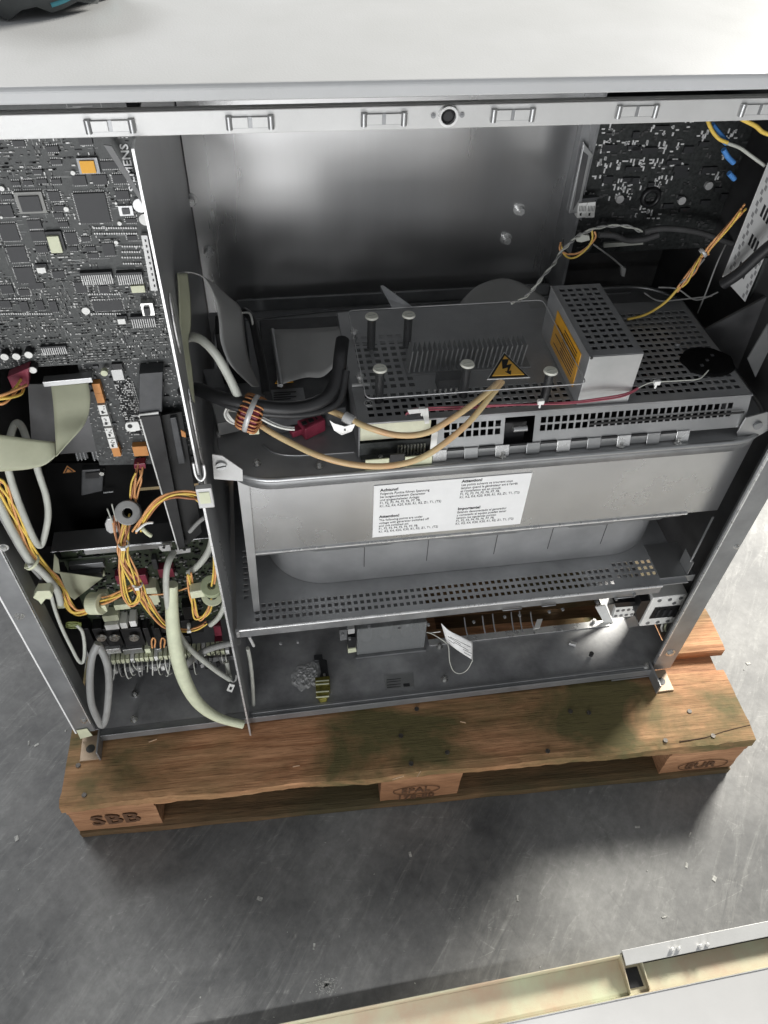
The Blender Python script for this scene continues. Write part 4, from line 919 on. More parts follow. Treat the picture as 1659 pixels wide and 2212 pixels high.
b = B(); q = [XZ(cb, *k, .17) for k in ((1140, 800), (1190, 830), (1195, 880), (1150, 870))]; b.slab(q, (0, -1, 0), .002); b.build('orange_tab', card, bm_)
# socket pod and warning mark in the dark cavity
dk = thing('dark_relay_pod', 'grey-faced relay pod in the dark cavity of the left bay', 'relay', Y(200, 1035, .27))
q5 = crop(0, 1700, 3.16)
b = B(); b.slab([XZ(q5, *k, .27) for k in ((1015, 480), (1290, 465), (1275, 740), (1010, 800))], (0, 1, 0), .03); b.build('body', dkgrey, dk, .0015)
b = B(); b.slab([XZ(q5, *k, .268) for k in ((1060, 520), (1235, 500), (1235, 575), (1065, 585))], (0, 1, 0), .002); b.build('recess', blackm, dk)
b = B(); b.slab([XZ(q5, *k, .27) for k in ((1290, 742), (1410, 728), (1412, 742), (1292, 756))], (0, -1, 0), .002); b.build('metal_clip', galv, dk)
p = XZ(q5, 1272, 465, .268); b = B(); b.cyl(p, p + Vector((0, -.01, 0)), .0035, 10); b.build('screw_head', silver, dk)
wt = thing('small_warning_triangle', 'small orange warning triangle in the dark cavity below the olive ribbon', 'warning sign', Y(148, 1013, .262))
def wtri(f, dy_): 
    G_ = Vector((0, 0, 0)); P = [XZ(q5, *k, .264) for k in ((835, 418), (785, 512), (942, 492))]; G_ = (P[0] + P[1] + P[2]) / 3
    return [G_ + (a - G_) * f + Vector((0, dy_, 0)) for a in P]
b = B(); b.slab(wtri(1, 0), (0, -1, 0), .0008); b.build('border', card, wt); b = B(); b.slab(wtri(.72, -.0009), (0, -1, 0), .0006); b.build('dark_edge', blackm, wt); b = B(); b.slab(wtri(.42, -.0016), (0, -1, 0), .0006); b.build('field', card, wt)
o = B().slab([Y(100, 1000, .28), Y(300, 1000, .28), Y(300, 1175, .28), Y(100, 1180, .28)], (0, 1, 0), .003).build('cavity_shade_sheet', mat('matte_black', (.008, .008, .008), .85, 0, .1, 30, spec=.1)); tag(o, 'black sheet painted as the shade of the dark cavity in the left bay', 'metal plate')  # black sheet paints the shade inside the cavity

# cross bar
o = B()
e0, e1 = Y(188, 1193, .197), Y(372, 1164, .197); zb = (e0.z + e1.z) / 2
o.box(.115, .238, .197, .199, zb - .012, zb - .001).box(.07, .305, .197, .235, zb - .0005, zb + .001); o = o.build('cross_bar', galv, None, .0006); tag(o, 'bright horizontal metal cross bar above the lower power board', 'metal bar'); o['kind'] = 'x'; del o['kind']
sb = thing('silver_bar_bracket', 'small silver bracket with two holes on the cross bar end', 'bracket', Y(375, 1185, .19))
b = B(); b.slab([XZ(c4, *k, .188) for k in ((1040, 410), (1110, 402), (1118, 440), (1060, 445), (1042, 430))], (0, -1, 0), .0015); b.build('tab', railm, sb)
b = B(); b.slab([XZ(c4, *k, .186) for k in ((1142, 438), (1245, 425), (1245, 450), (1145, 465))], (0, -1, 0), .0015); b.build('tab', bright, sb)
for x, y in ((1070, 425), (1205, 438)):
    p = XZ(c4, x, y, .184); b = B(); b.cyl(p, p + Vector((0, -.0006, 0)), .0022, 12); b.build('hole', blackm, sb)

# ------------------------------------------------------------------ power board, lower left
GY = .215
pb = thing('power_board', 'green power board with red plugs, relays and fuse holders in the lower left bay', 'circuit board', (.17, GY, .42))
b = B(); b.box(.075, .305, GY, GY + .002, .315, .530); b.build('board', pcbgreen, pb)
def blk(name, m_, x0, y0, x1, y1, t, d0=0, lab=None, bev=.0006, k_=c1):
    a, c = XZ(k_, x0, y0, GY - d0), XZ(k_, x1, y1, GY - d0); xm0, xm1 = a.x, c.x
    a2, c2 = XZ(k_, (x0 + x1) / 2, y0, GY - d0), XZ(k_, (x0 + x1) / 2, y1, GY - d0)
    w_ = abs(XZ(k_, x1, (y0 + y1) / 2, GY - d0).x - XZ(k_, x0, (y0 + y1) / 2, GY - d0).x); cx_ = (a2.x + c2.x) / 2
    b = B(); b.box(cx_ - w_ / 2, cx_ + w_ / 2, GY - d0 - t, GY - d0, c2.z, a2.z); return b.build(name, m_, pb, bev, label=lab)
blk('heatsink', galvd, 365, 95, 650, 135, .012); blk('heatsink', dkgrey, 360, 140, 640, 180, .02); blk('connector', plate_tan, 380, 185, 650, 235, .006)
blk('green_strip', pcbgreen, 270, 75, 760, 95, .004)
for r_ in ((760, 130, 860, 170), (880, 180, 1000, 265), (1090, 130, 1215, 200), (1540, 600, 1600, 680), (1550, 720, 1610, 780), (745, 185, 780, 255), (1000, 850, 1080, 890)): blk('red_plug', redm, *r_, .014)
for r_ in ((1000, 250, 1090, 375), ): blk('cream_relay', cream, *r_, .022)
blk('black_relay', blackm, 1290, 420, 1370, 520, .02); blk('black_relay', dkgrey, 1040, 60, 1080, 140, .012)
blk('cream_terminal', cream, 590, 350, 680, 390, .012); blk('cream_terminal', cream, 730, 430, 860, 470, .012); blk('cream_terminal', cream, 960, 420, 1090, 445, .01); blk('cream_terminal', cream, 640, 495, 770, 540, .018)
blk('white_terminal', white, 660, 545, 775, 585, .024); blk('white_terminal', white, 785, 530, 840, 575, .024); blk('white_terminal', white, 860, 515, 915, 560, .024)
for i in range(7): blk('relay', blackm, 1100 + (i % 4) * 90, 560 + (i // 4) * 130, 1175 + (i % 4) * 90, 660 + (i // 4) * 120, .012)
for i, (x0, x1, m_) in enumerate(((580, 660, bright), (665, 790, bright), (805, 970, galv), (985, 1030, plate_tan), (1075, 1120, galv))):
    blk('fuse_holder', blackm, x0, 590, x1, 740, .02); blk('fuse_cap', m_, x0, 735, x1, 775, .026)
    if i < 3:
        p = XZ(c1, (x0 + x1) / 2, 748, GY - .027); b = B(); b.cyl(p, p + Vector((0, -.003, 0)), .0085, 18, .007); b.build('fuse_knob', silver, pb)
blk('fuse_cover', dkgrey, 660, 780, 1030, 905, .022)
blk('black_block', blackm, 480, 590, 570, 800, .02)
rp_ = B(); rd = B(); rg_ = B()
for i in range(900):
    x = rn_.uniform(.085, .302); z = rn_.uniform(.32, .528); s = rn_.uniform(.7, 2.0)
    tg = rn_.choice((rp_, rd, rd, rg_)); tg.box(x - .0012 * s, x + .0012 * s, GY - .002 * s, GY - .0001, z - .0009 * s, z + .0009 * s)
rp_.build('solder_joints', mat('dim_solder', (.35, .35, .33), .4, .5, .1, 100), pb, kind='stuff'); rd.build('small_components', blackm, pb, kind='stuff'); rg_.build('small_parts', cream if False else dkgrey, pb, kind='stuff')
# terminal strip with wires
tsn = thing('terminal_strip', 'long pale green terminal strip with curled wires at the bottom of the left bay', 'terminal strip', Y(340, 1420, GY))
b = B(); b.box(.085, .300, .185, .215, .232, .246); b.build('rail', galvd, tsn)
for i in range(26):
    dx = 236 + i * 10.2; p = Y(dx, 1421 - i * .9, .19); b = B(); b.obox(p, (.0029, 0, 0), (0, .010, 0), (0, 0, .006)); b.build('terminal', cream if i % 5 else white, tsn, .0005)
for i in range(26):
    dx = 238 + i * 10 + rn_.uniform(-2, 2); y0 = 1432 - i * .9; L_ = rn_.uniform(18, 40); s = rn_.uniform(-10, 26)
    m_ = rn_.choice([ww, wlg, wk, wg, ww, cream]); b = B(); b.tube([Y(dx, y0, .182), Y(dx + s * .1, y0 + L_ * .5, .17), Y(dx + s * .5, y0 + L_, .172), Y(dx + s, y0 + L_ * .95, .178)], .0011, 6, 4); b.build('wire', m_, tsn)
for i in range(14):
    dx = 250 + i * 17; p = Y(dx, 1448 - i * 1.2, .185); b = B(); b.obox(p, (.003, 0, .001), (0, .003, 0), (0, 0, .006)); b.build('ferrule', [white, blackm, railm][i % 3], tsn)
# curved cream sheet
o = thing('beige_paper_fold', 'folded beige ribbon sheet beside the yellow wire bundle', 'ribbon cable', XZ(c1, 400, 320, .19))
b = B(); b.slab([XZ(c1, *k, .185) for k in ((275, 212), (630, 262), (400, 440), (345, 400))], (0, 1, .2), .001); b.build('sheet', olive, o)
b = B(); b.slab([XZ(c1, *k, .187) for k in ((235, 65), (270, 110), (285, 230), (225, 210))], (0, 1, .2), .001); b.build('sheet', olive, o)
b = B(); b.slab([XZ(c1, *k, .175) for k in ((255, 475), (345, 468), (350, 505), (265, 512))], (0, 1, 0), .004); b.build('tab', cream, o)
# ------------------------------------------------------------------ left bay wires
def c4p(*a): return [(*c4(x, y), d) for x, y, d in a]
YO = [wy, wo, wy, wo, wy, wy, wo]
bundle('yellow_wire_bundle', 'thick bundle of yellow and orange wires sweeping down along the left post', 'wires',
       c4p((-40, -20, .12), (0, 40, .12), (60, 180, .122), (130, 330, .125), (210, 480, .13), (330, 610, .14), (395, 700, .15), (440, 790, .155), (500, 848, .155), (590, 828, .155)), YO, .0058, .0016)
bundle('yellow_wire_bundle', 'yellow wires leaving the cream ferrite sleeve to the right', 'wires', c4p((660, 780, .155), (720, 755, .15), (800, 715, .145), (885, 672, .14)), [wy, wo, wy, wo, wy], .005, .0015)
bundle('yellow_wire_bundle', 'central bundle of yellow and orange wires dropping across the power board', 'wires',
       c4p((835, 235, .17), (815, 330, .16), (802, 420, .15), (820, 510, .142), (870, 610, .138), (905, 690, .137), (945, 760, .14), (1010, 865, .145), (1090, 940, .15), (1190, 970, .155)), [wb, wy, wo, wy, wo, wy], .0052, .0015)
bundle('yellow_wire_loop', 'narrow hanging loop of yellow and orange wires in front of the power board', 'wires', c4p((800, 430, .147), (790, 520, .14), (795, 620, .135), (815, 730, .132), (855, 795, .13), (900, 775, .13), (912, 720, .132), (900, 670, .137)), [wy, wo, wy], .003, .0014)
bundle('brown_wire_bundle', 'brown and orange wires rising from the bundle to the grey ferrite ring', 'wires', c4p((750, 240, .17), (765, 330, .16), (785, 400, .152), (802, 430, .15)), [wb, wb, wo, wb], .004, .0013)
bundle('orange_wire_group', 'orange wires dropping from a red plug into the grey ferrite ring', 'wires', [(*c6(1010, 1180), .19), (*c6(1000, 1260), .18), (*c6(985, 1340), .178), (*c6(975, 1420), .176)], [wo, wb, wo, wo], .0045, .0014)
cable('yellow_wire', 'single greenish yellow wire beside the orange wires above the ferrite ring', 'wire', [(*c6(985, 1220), .18), (*c6(955, 1290), .178), (*c6(945, 1380), .176), (*c6(952, 1430), .176)], .0012, wy)
rp = thing('red_plug', 'small dark red plug above the orange wires in the left bay', 'plug', Y(305, 1005, .19)); b = B(); b.slab([XZ(c6, *k, .19) for k in ((970, 1160), (1055, 1150), (1060, 1190), (975, 1195))], (0, 1, 0), .012); b.build('body', redm, rp, .001)
bundle('yellow_wire_loop', 'arch of yellow and orange wires leaving the partition to the left', 'wires', c4p((1350, 150, .12), (1310, 105, .12), (1240, 78, .121), (1150, 76, .123), (1060, 110, .127), (990, 170, .132), (930, 250, .138), (895, 315, .142)), [wo, wy, wb, wy, wo], .0042, .0014, None, 7)
bundle('orange_wire_group', 'orange wires hanging down through the right ferrite ring', 'wires', c4p((1400, 430, .12), (1405, 520, .122), (1400, 600, .124), (1390, 665, .126)), [wo, wy, wo], .0022, .0014)
bundle('yellow_wire_loop', 'loop of orange and yellow wires under the right ferrite ring', 'wires', c4p((1385, 770, .128), (1360, 840, .128), (1320, 885, .13), (1285, 875, .133), (1265, 790, .135), (1250, 700, .136), (1232, 600, .138)), [wo, wy, wo, wy], .0030, .0014)
bundle('yellow_wire_bundle', 'short yellow and brown wires tied at the right end of the fuse holders', 'wires', c4p((1180, 970, .155), (1240, 965, .153), (1300, 945, .152), (1350, 915, .15)), [wb, wo, wy, wk], .003, .0013)
cable('orange_wire', 'single orange wire crossing the power board horizontally', 'wire', c4p((930, 735, .15), (1000, 732, .15), (1070, 728, .15), (1150, 712, .15), (1240, 682, .145)), .0013, wo)
def ferrite(lab, c, axis, ro, ri, h, m, clamp=None):
    t = thing('ferrite_ring', lab, 'ferrite ring', c)
    b = B(); b.ring(c, axis, ro, ri, h, 28); b.build('core', m, t, .0012)
    if clamp: b = B(); b.obox(Vector(c) + Vector(clamp), (.010, 0, .001), (0, .008, 0), (0, 0, .008)); b.build('holder', cream, t, .0015)
    return t
ferrite('grey ferrite ring with wires through it in the dark cavity', Y(*c4(838, 195), .165), (.05, -.75, .66), .0165, .0065, .016, dkgrey if False else mat('ferrite_grey', (.30, .30, .29), .4, 0, .1, 30))
ferrite('cream ferrite sleeve clamped at the lower left of the power board', Y(*c4(630, 790), .155), (.93, -.3, .25), .0165, .007, .020, cream, (.004, 0, -.006))
ferrite('cream ferrite ring at the right side by the partition', Y(*c4(1385, 680), .128), (.03, -.45, .89), .0155, .0055, .018, mat('ferrite_green', (.33, .37, .23), .5, 0, .1, 30), (-.021, 0, -.005))
b = B(); b.ring(Y(*c4(1388, 735), .128), (.03, -.45, .89), .0158, .008, .008, 28); o = b.build('ring_holder', cream); tag(o, 'cream holder under the right ferrite ring', 'holder')
cf = thing('pale_wire_clip', 'pale clip with two upright tails left of the grey ferrite ring', 'clip', Y(*c4(730, 280), .17))
b = B(); b.slab([XZ(c4, *k, .17) for k in ((685, 275), (700, 240), (765, 235), (770, 325), (720, 335), (695, 315))], (0, 1, 0), .006); b.build('body', railm, cf, .001)
for a, c in (((700, 170), (735, 260)), ((730, 140), (760, 250))): b = B(); b.tube([XZ(c4, *a, .165), XZ(c4, *c, .166)], .0011, 6, 1); b.build('tail', wlg, cf)
for k, (x, y, l_) in enumerate(((805, 425, 'at the top of the central wire bundle'), (895, 685, 'where the central wires cross'), (1235, 965, 'on the lower right wires'), (205, 545, 'on the big left bundle'))):
    p = Y(*c4(x, y), [.144, .131, .148, .118][k]); t = thing('cable_tie', 'pale plastic cable tie ' + l_, 'cable tie', p, 'cable ties on the wire bundles')
    ax_ = [(0, .1, 1), (.3, .1, 1), (1, 0, .1), (.5, 0, -.9)][k]
    b = B(); b.torus(p + Vector((0, .006, 0)), ax_, [.0068, .0066, .006, .0105][k], .0011, 20, 6, 2); b.build('band', white if k != 3 else cream, t)
    b = B(); b.obox(p + Vector((0, -.002, 0)), (.003, 0, 0), (0, .0015, 0), (0, 0, .003)); b.build('lock', white, t, .0004)
    if k == 3: b = B(); b.tube([p, Y(*c4(160, 558), .112)], .0011, 6, 1); b.build('tail', cream, t)
t = thing('torn_cable_tie', 'pale cable tie tails sticking out beside the arching wires', 'cable tie', Y(*c4(960, 290), .135))
b = B(); b.tube([Y(*c4(890, 318), .136), Y(*c4(950, 270), .134), Y(*c4(1000, 262), .132)], .0018, 6, 4); b.build('tail', white, t)
b = B(); b.tube([Y(*c4(930, 300), .134), Y(*c4(960, 330), .134), Y(*c4(988, 348), .134)], .0028, 6, 4); b.build('tail', cream, t)
# grey hoses and cables
cable('grey_hose', 'pale grey hose arching over the olive ribbon and dropping through the dark cavity', 'cable',
      [(20, 985, .15), (22, 945, .16), (33, 915, .17), (46, 920, .165), (58, 950, .15), (72, 985, .15), (86, 1030, .15), (99, 1070, .15), (104, 1110, .148), (98, 1150, .143), (88, 1178, .138), (74, 1165, .132), (48, 1105, .125), (28, 1050, .12), (14, 1000, .12)], .0042, wlg, None, 10)
cable('grey_cable', 'grey cable running outermost along the yellow bundle', 'cable', c4p((-40, 60, .118), (0, 150, .118), (90, 330, .12), (190, 500, .124), (290, 600, .128), (370, 700, .135), (395, 790, .14)), .0048, wlg, None, 10)
cable('grey_cable', 'second grey cable tucked under the yellow bundle', 'cable', c4p((-40, 150, .125), (10, 220, .125), (110, 400, .128), (200, 540, .13), (290, 640, .14)), .0036, wg, None, 10)
cable('grey_cable', 'thin grey cable making a hairpin loop beside the left post', 'cable', c4p((335, 740, .135), (350, 800, .132), (380, 890, .13), (420, 985, .128), (470, 1085, .126), (510, 1160, .126), (540, 1175, .127), (552, 1120, .13), (550, 1040, .134), (535, 970, .137), (500, 930, .14)), .0026, wlg, None, 10)
cl2 = thing('cream_post_clip', 'cream plastic clip on the left post under the wire bundle', 'clip', Y(*c4(280, 745), .115))
b = B(); b.slab([XZ(c4, *k, .112) for k in ((215, 755), (240, 712), (325, 708), (345, 740), (330, 765), (300, 762), (268, 800), (250, 775))], (0, 1, 0), .014); b.build('body', cream, cl2, .001)
b = B(); b.slab([XZ(c4, *k, .125) for k in ((240, 700), (250, 675), (320, 690), (325, 712))], (0, 1, 0), .012); b.build('base', dkgrey, cl2, .001)
cable('dark_coil_wires', 'small coil of dark green wires beside the left post', 'wires', [(*c4(480 + 48 * math.cos(t * .9), 915 + 12 * math.sin(t * .9) + t * 1.5), .14) for t in range(0, 22)], .0011, mat('olive_wire', (.16, .19, .05), .4, 0, .1, 50), None, 6, 3)
cable('grey_hose', 'grey hose bent into a tall closed loop at the bottom left corner', 'cable',
      c4p((640, 1050, .135), (607, 1120, .128), (590, 1220, .12), (588, 1340, .113), (600, 1450, .108), (640, 1550, .104), (670, 1585, .104), (695, 1520, .108), (708, 1400, .114), (712, 1290, .12), (698, 1180, .127), (665, 1100, .133), (640, 1060, .137)), .0058, wg, None, 12)
cable('grey_hose', 'broad pale hose hanging from the silver bracket past the power board', 'cable', c4p((1135, 455, .165), (1105, 510, .15), (1088, 580, .14), (1085, 680, .135), (1095, 790, .132), (1115, 870, .132), (1150, 950, .134), (1200, 1040, .138), (1270, 1115, .142), (1350, 1180, .146), (1430, 1240, .15), (1500, 1285, .152)), .0046, wlg, None, 12)
tgp = thing('cable_end_tag', 'small white cable tag at the end of the broad pale hose', 'tag', Y(*c4(1515, 1335), .15))
b = B(); b.slab([XZ(c4, *k, .15) for k in ((1500, 1315), (1535, 1325), (1515, 1372), (1480, 1360))], (0, 1, 0), .002); b.build('tag', white, tgp, .0003)
b = B(); b.slab([XZ(c4, *k, .149) for k in ((1503, 1335), (1518, 1340), (1510, 1356), (1496, 1350))], (0, -1, 0), .0003); b.build('print', blackm, tgp)
b = B(); b.tube([XZ(c4, 1505, 1285, .15), XZ(c4, 1520, 1300, .148), XZ(c4, 1540, 1290, .15), XZ(c4, 1545, 1255, .152)], .0018, 6, 4); b.build('dark_tie', wg, tgp)
# flattened pale sleeve
sl = thing('pale_flat_sleeve', 'long pale green flattened sleeve curving down onto the base plate', 'cable sleeve', Y(*c4(1200, 1300), .12))
P = c4p((1125, 665, .142), (1122, 780, .136), (1128, 920, .128), (1145, 1060, .121), (1170, 1180, .115), (1210, 1300, .111), (1270, 1410, .108), (1350, 1490, .106), (1450, 1545, .103), (1590, 1588, .098))
b = B(); P3 = [Y(*p) for p in P]; P3[-1].z = .160
b.tube(P3, .0105, 12, 7, taper=lambda t: .78 + .35 * math.sin(min(1, t * 1.1) * 3.0) - .12 * t); b.build('sleeve', plate_tan, sl)
cable('grey_cable', 'grey cable from the partition bending down to a brown terminal pair', 'cable', c4p((1375, 250, .14), (1385, 350, .14), (1370, 430, .14), (1330, 500, .145), (1280, 555, .15), (1232, 590, .155)), .0046, wlg, None, 10)
cable('grey_cable', 'short grey cable curving at the lower right of the power board', 'cable', c4p((1470, 770, .13), (1455, 830, .13), (1420, 890, .135), (1375, 930, .14)), .004, wlg, None, 10)
cable('grey_cable', 'thick grey cable coming through the partition onto the terminal strip', 'cable', c4p((1560, 1040, .14), (1460, 1060, .15), (1360, 1090, .155), (1280, 1135, .158), (1225, 1185, .16), (1205, 1225, .163)), .0055, wg, None, 10)
cable('grey_cable', 'pale cable stub standing right of the cable tag', 'cable', c4p((1480, 1170, .17), (1490, 1230, .165), (1505, 1290, .16)), .0042, wlg, None, 10)
cable('grey_cable', 'thin diagonal grey cable in the dark cavity by the partition', 'cable', c4p((1340, 225, .16), (1290, 265, .17), (1240, 320, .18)), .003, wg, None, 8)
for k in range(2): cable('copper_wire_end', ['left copper wire end', 'right copper wire end'][k] + ' curling over the grey fuse cover', 'wire', c4p((995 + k * 55, 1080, .17), (990 + k * 60, 1040, .165), (1000 + k * 60, 1015, .163), (1015 + k * 62, 1030, .165), (1010 + k * 62, 1075, .168)), .0014, wo)
cable('pale_cable', 'pale cable hanging just right of the partition edge', 'cable', [(535, 1400, .125), (541, 1430, .128), (546, 1480, .13), (548, 1530, .13)], .0032, wlg, None, 10)

# ------------------------------------------------------------------ right bay
RY = .470
rc = thing('rear_circuit_board', 'dark circuit board with rows of bright solder points in the upper right bay', 'circuit board', (1.0, RY, .93))
b = B(); b.box(.868, 1.099, RY, RY + .002, .815, 1.02); b.build('board', mat('deep_dark_board', (.036, .039, .038), .42, 0, .3, 200), rc)
spk = B(); spd = B(); rr = random.Random(11)
cl_ = [(640, 175), (690, 250), (640, 295), (780, 285), (850, 270), (890, 280), (1010, 290), (1080, 270), (600, 255), (620, 380), (600, 415), (740, 400), (830, 400), (880, 390), (970, 400), (1045, 385), (1140, 425), (590, 500), (690, 525), (760, 530), (830, 525), (935, 525), (1010, 505), (960, 180), (1080, 180), (1420, 210), (1320, 460), (750, 590), (690, 595), (1370, 360), (1180, 140), (1240, 215), (900, 680), (860, 700), (940, 740), (480, 590), (525, 590)]
for x, y in cl_:
    for k in range(rr.randint(4, 8)):
        p = XZ(cr, x + rr.choice((-45, -30, -15, 0, 15, 30)) + rr.uniform(-4, 4), y + rr.choice((-22, 0, 22)) + rr.uniform(-4, 4), RY)
        a, c = rr.choice(((.0009, .0032), (.0011, .0024), (.0022, .0009))); spk.box(p.x - a, p.x + a, RY - .0016, RY - .0001, p.z - c, p.z + c)
for i in range(170):
    x, z = rr.uniform(.872, 1.096), rr.uniform(.82, 1.01); a, c = rr.choice(((.0012, .0026), (.0026, .0012), (.004, .001)))
    spd.box(x - a, x + a, RY - .0014, RY - .0001, z - c, z + c)
spk.build('solder_points', mat('bright_solder', (.85, .85, .84), .35, .2, .05, 100), rc, kind='stuff'); spd.build('small_components', mat('component_grey', (.09, .09, .09), .5, 0, .2, 100), rc, kind='stuff')
for i in range(26):
    x, y = rr.uniform(600, 1400), rr.uniform(150, 700); chip('chip', black2, cr, x, y, rr.choice((40, 60, 90)), rr.choice((26, 40)), .004, None, rc, RY)
for x, y in ((708, 615), (1103, 625), (1275, 530)):
    p = XZ(cr, x, y, RY); b = B(); b.cyl(p, p + Vector((0, -.005, 0)), .006, 12); b.build('pad', railm, rc)
p = XZ(cr, 905, 605, RY); b = B(); b.torus(p + Vector((0, -.004, 0)), (0, 1, 0), .012, .004, 18, 6); b.build('small_coil', blackm, rc)
def quad(c, pts, yy): return [XZ(c, x, y, yy) for x, y in pts]
b = B(); b.slab(quad(cr, ((482, 140), (530, 135), (470, 760), (375, 690)), .455), (0, 1, 0), .003); b.build('side_bracket', galvd, rc)
b = B(); b.slab(quad(cr, ((478, 255), (540, 330), (520, 360), (450, 700), (382, 705)), .448), (0, -1, 0), .005); b.build('edge_connector', galv, rc, .0008)
b = B(); b.slab(quad(cr, ((480, 320), (512, 345), (455, 620), (415, 690)), .4425), (0, -1, 0), .001); b.build('connector_slot', inner, rc)
lb2 = thing('printed_label_block', 'white block with two printed labels at the lower corner of the rear circuit board', 'label block', XZ(cr, 510, 690, .44))
for k in range(2):
    b = B(); b.slab(quad(cr, ((452 + k * 56, 650 - k * 5), (504 + k * 56, 645 - k * 5), (495 + k * 56, 738), (440 + k * 56, 742)), .44), (0, 1, 0), .012); l_ = b.build('label', white, lb2)
    b = B()
    for j in range(5): b.slab(quad(cr, ((458 + k * 56 + j * 9, 665), (461 + k * 56 + j * 9, 665), (457 + k * 56 + j * 9, 700), (454 + k * 56 + j * 9, 700)), .4392), (0, -1, 0), .0003)
    b.slab(quad(cr, ((458 + k * 56, 715), (470 + k * 56, 708), (468 + k * 56, 728), (458 + k * 56, 728)), .4392), (0, -1, 0), .0003); b.build('print', ink, l_, kind='stuff')
b = B(); b.slab(quad(cr, ((470, 620), (575, 610), (565, 642), (455, 652)), .445), (0, 1, 0), .01); b.build('dark_top', dkgrey, lb2)
def crp(*a): return [(*cr(x, y), d) for x, y, d in a]
# loose wires
for k in range(2):
    pts = []
    base = crp((850, 830, .40), (760, 795, .40), (640, 795, .40), (540, 815, .39), (450, 860, .38), (400, 900, .37), (340, 960, .36), (290, 1040, .34), (220, 1120, .32), (160, 1200, .31), (90, 1260, .30), (20, 1285, .29))
    P = spline([Y(*p) for p in base], 5)
    Q = [p + Vector((math.cos(i * .9 + k * math.pi), 0, math.sin(i * .9 + k * math.pi))) * .0016 for i, p in enumerate(P)]
    b = B(); b.tube(Q, .0013, 6, 1); o = b.build('twisted_wire', wg if k else wlg); tag(o, ['pale', 'darker'][k] + ' strand of the twisted pair crossing the right bay', 'wire', 'twisted pair strands')
bundle('yellow_wire_loop', 'small loop of olive and orange wires hanging in the middle of the bay', 'wires', crp((540, 830, .39), (545, 880, .385), (510, 935, .38), (450, 975, .38), (390, 980, .38), (345, 945, .38), (345, 890, .385)), [wo, wy, wk], .0028, .0014)
ct = thing('white_wire_connector', 'small pale connector on the twisted wires in the right bay', 'connector', XZ(cr, 470, 875, .385))
b = B(); b.slab(quad(cr, ((435, 880), (470, 850), (520, 855), (525, 885), (470, 900), (440, 895)), .382), (0, 1, 0), .008); b.build('body', wlg, ct, .001)
cable('thin_grey_wire', 'thin grey wire with a small plug hanging in the right bay', 'wire', crp((530, 900, .40), (600, 950, .40), (680, 1010, .40), (735, 1060, .4)), .0013, wg)
o = B().slab(quad(cr, ((722, 1060), (755, 1065), (745, 1120), (725, 1115)), .40), (0, 1, 0), .006).build('tiny_plug', wg, None, .0008); tag(o, 'tiny grey plug at the end of the hanging thin wire', 'plug')
o = B().slab(quad(cr, ((615, 905), (865, 893), (860, 912), (612, 932)), .44), (0, 1, 0), .004).build('pale_strip', wlg); tag(o, 'pale grey strip below the rear circuit board', 'strip')
for k, pts in enumerate((((870, 830), (980, 810), (1100, 815), (1220, 835), (1330, 870), (1430, 905)), ((580, 850), (680, 855), (760, 885), (860, 880), (960, 850)))):
    cable('dark_hose', ['dark hose running right under the rear circuit board', 'short dark hose left of the long one under the rear board'][k], 'cable', crp(*[(x, y, .42) for x, y in pts]), .0045, mat('dark_hose', (.09, .09, .09), .5, 0, .1, 40), None, 8)
for k, pts in enumerate((((1390, 910), (1330, 1040), (1270, 1200), (1210, 1350)), ((960, 1185), (1080, 1195), (1200, 1265), (1340, 1215)), ((870, 1220), (960, 1270), (1100, 1262), (1300, 1240)))):
    cable('thin_dark_wire', ['thin dark wire slanting down the right bay', 'thin dark wire lying nearly level in the right bay', 'thin dark wire lying lowest in the right bay'][k], 'wire', crp(*[(x, y, .36) for x, y in pts]), .0012, wg, None, 6)
bundle('yellow_wire_bundle', 'upper part of the yellow and orange wire bundle slanting in the right bay', 'wires', crp((1500, 685, .30), (1440, 760, .31), (1370, 840, .32), (1300, 920, .325), (1255, 975, .33)), [wy, wo, wo, wy, wo], .004, .0014)
bundle('yellow_wire_bundle', 'lower spread part of the wire bundle slanting in the right bay', 'wires', crp((1255, 975, .33), (1210, 1040, .335), (1160, 1110, .335), (1095, 1180, .335)), [wo, wo, wy, wo, wg], .0062, .0014, None, 7, 1.1)
cable('yellow_wire', 'single yellow green wire trailing from the bundle to the housing top', 'wire', crp((1095, 1180, .335), (1020, 1265, .33), (940, 1325, .325), (860, 1365, .32), (765, 1388, .315)), .0019, wy)
p = Y(*cr(1257, 978), .323); t = thing('cable_tie', 'pale cable tie round the slanting bundle in the right bay', 'cable tie', p, 'cable ties on the wire bundles')
b = B(); b.torus(p + Vector((0, .006, 0)), (1, .1, .9), .006, .0014, 18, 6, 2); b.build('band', railm, t)
bundle('yellow_and_blue_wires', 'yellow and blue wires hanging in front of the upper right board', 'wires', crp((1265, 105, .30), (1290, 180, .31), (1340, 240, .31), (1400, 265, .31)), [wy], .001, .0024)
cable('yellow_wire', 'yellow wire continuing right towards the white perforated strip', 'wire', crp((1400, 265, .31), (1480, 295, .31), (1550, 345, .31), (1640, 410, .30)), .0022, wlg)
cable('blue_wire', 'blue wire crossing the yellow one at the upper right', 'wire', crp((1300, 150, .32), (1340, 200, .32), (1385, 250, .32), (1398, 262, .32)), .0040, wbl)
cable('blue_wire', 'blue wire piece further down towards the white perforated strip', 'wire', crp((1375, 305, .33), (1405, 355, .33), (1440, 390, .33)), .0034, wbl)
cable('blue_wire', 'short lowest blue wire end in the right bay', 'wire', crp((1410, 455, .34), (1445, 495, .34)), .0034, wbl, None, 8, 1)
cable('orange_wire', 'yellow and orange wire at the right picture edge below the rail', 'wire', crp((1490, 110, .25), (1580, 155, .25), (1620, 190, .25), (1680, 215, .25)), .0025, wy)
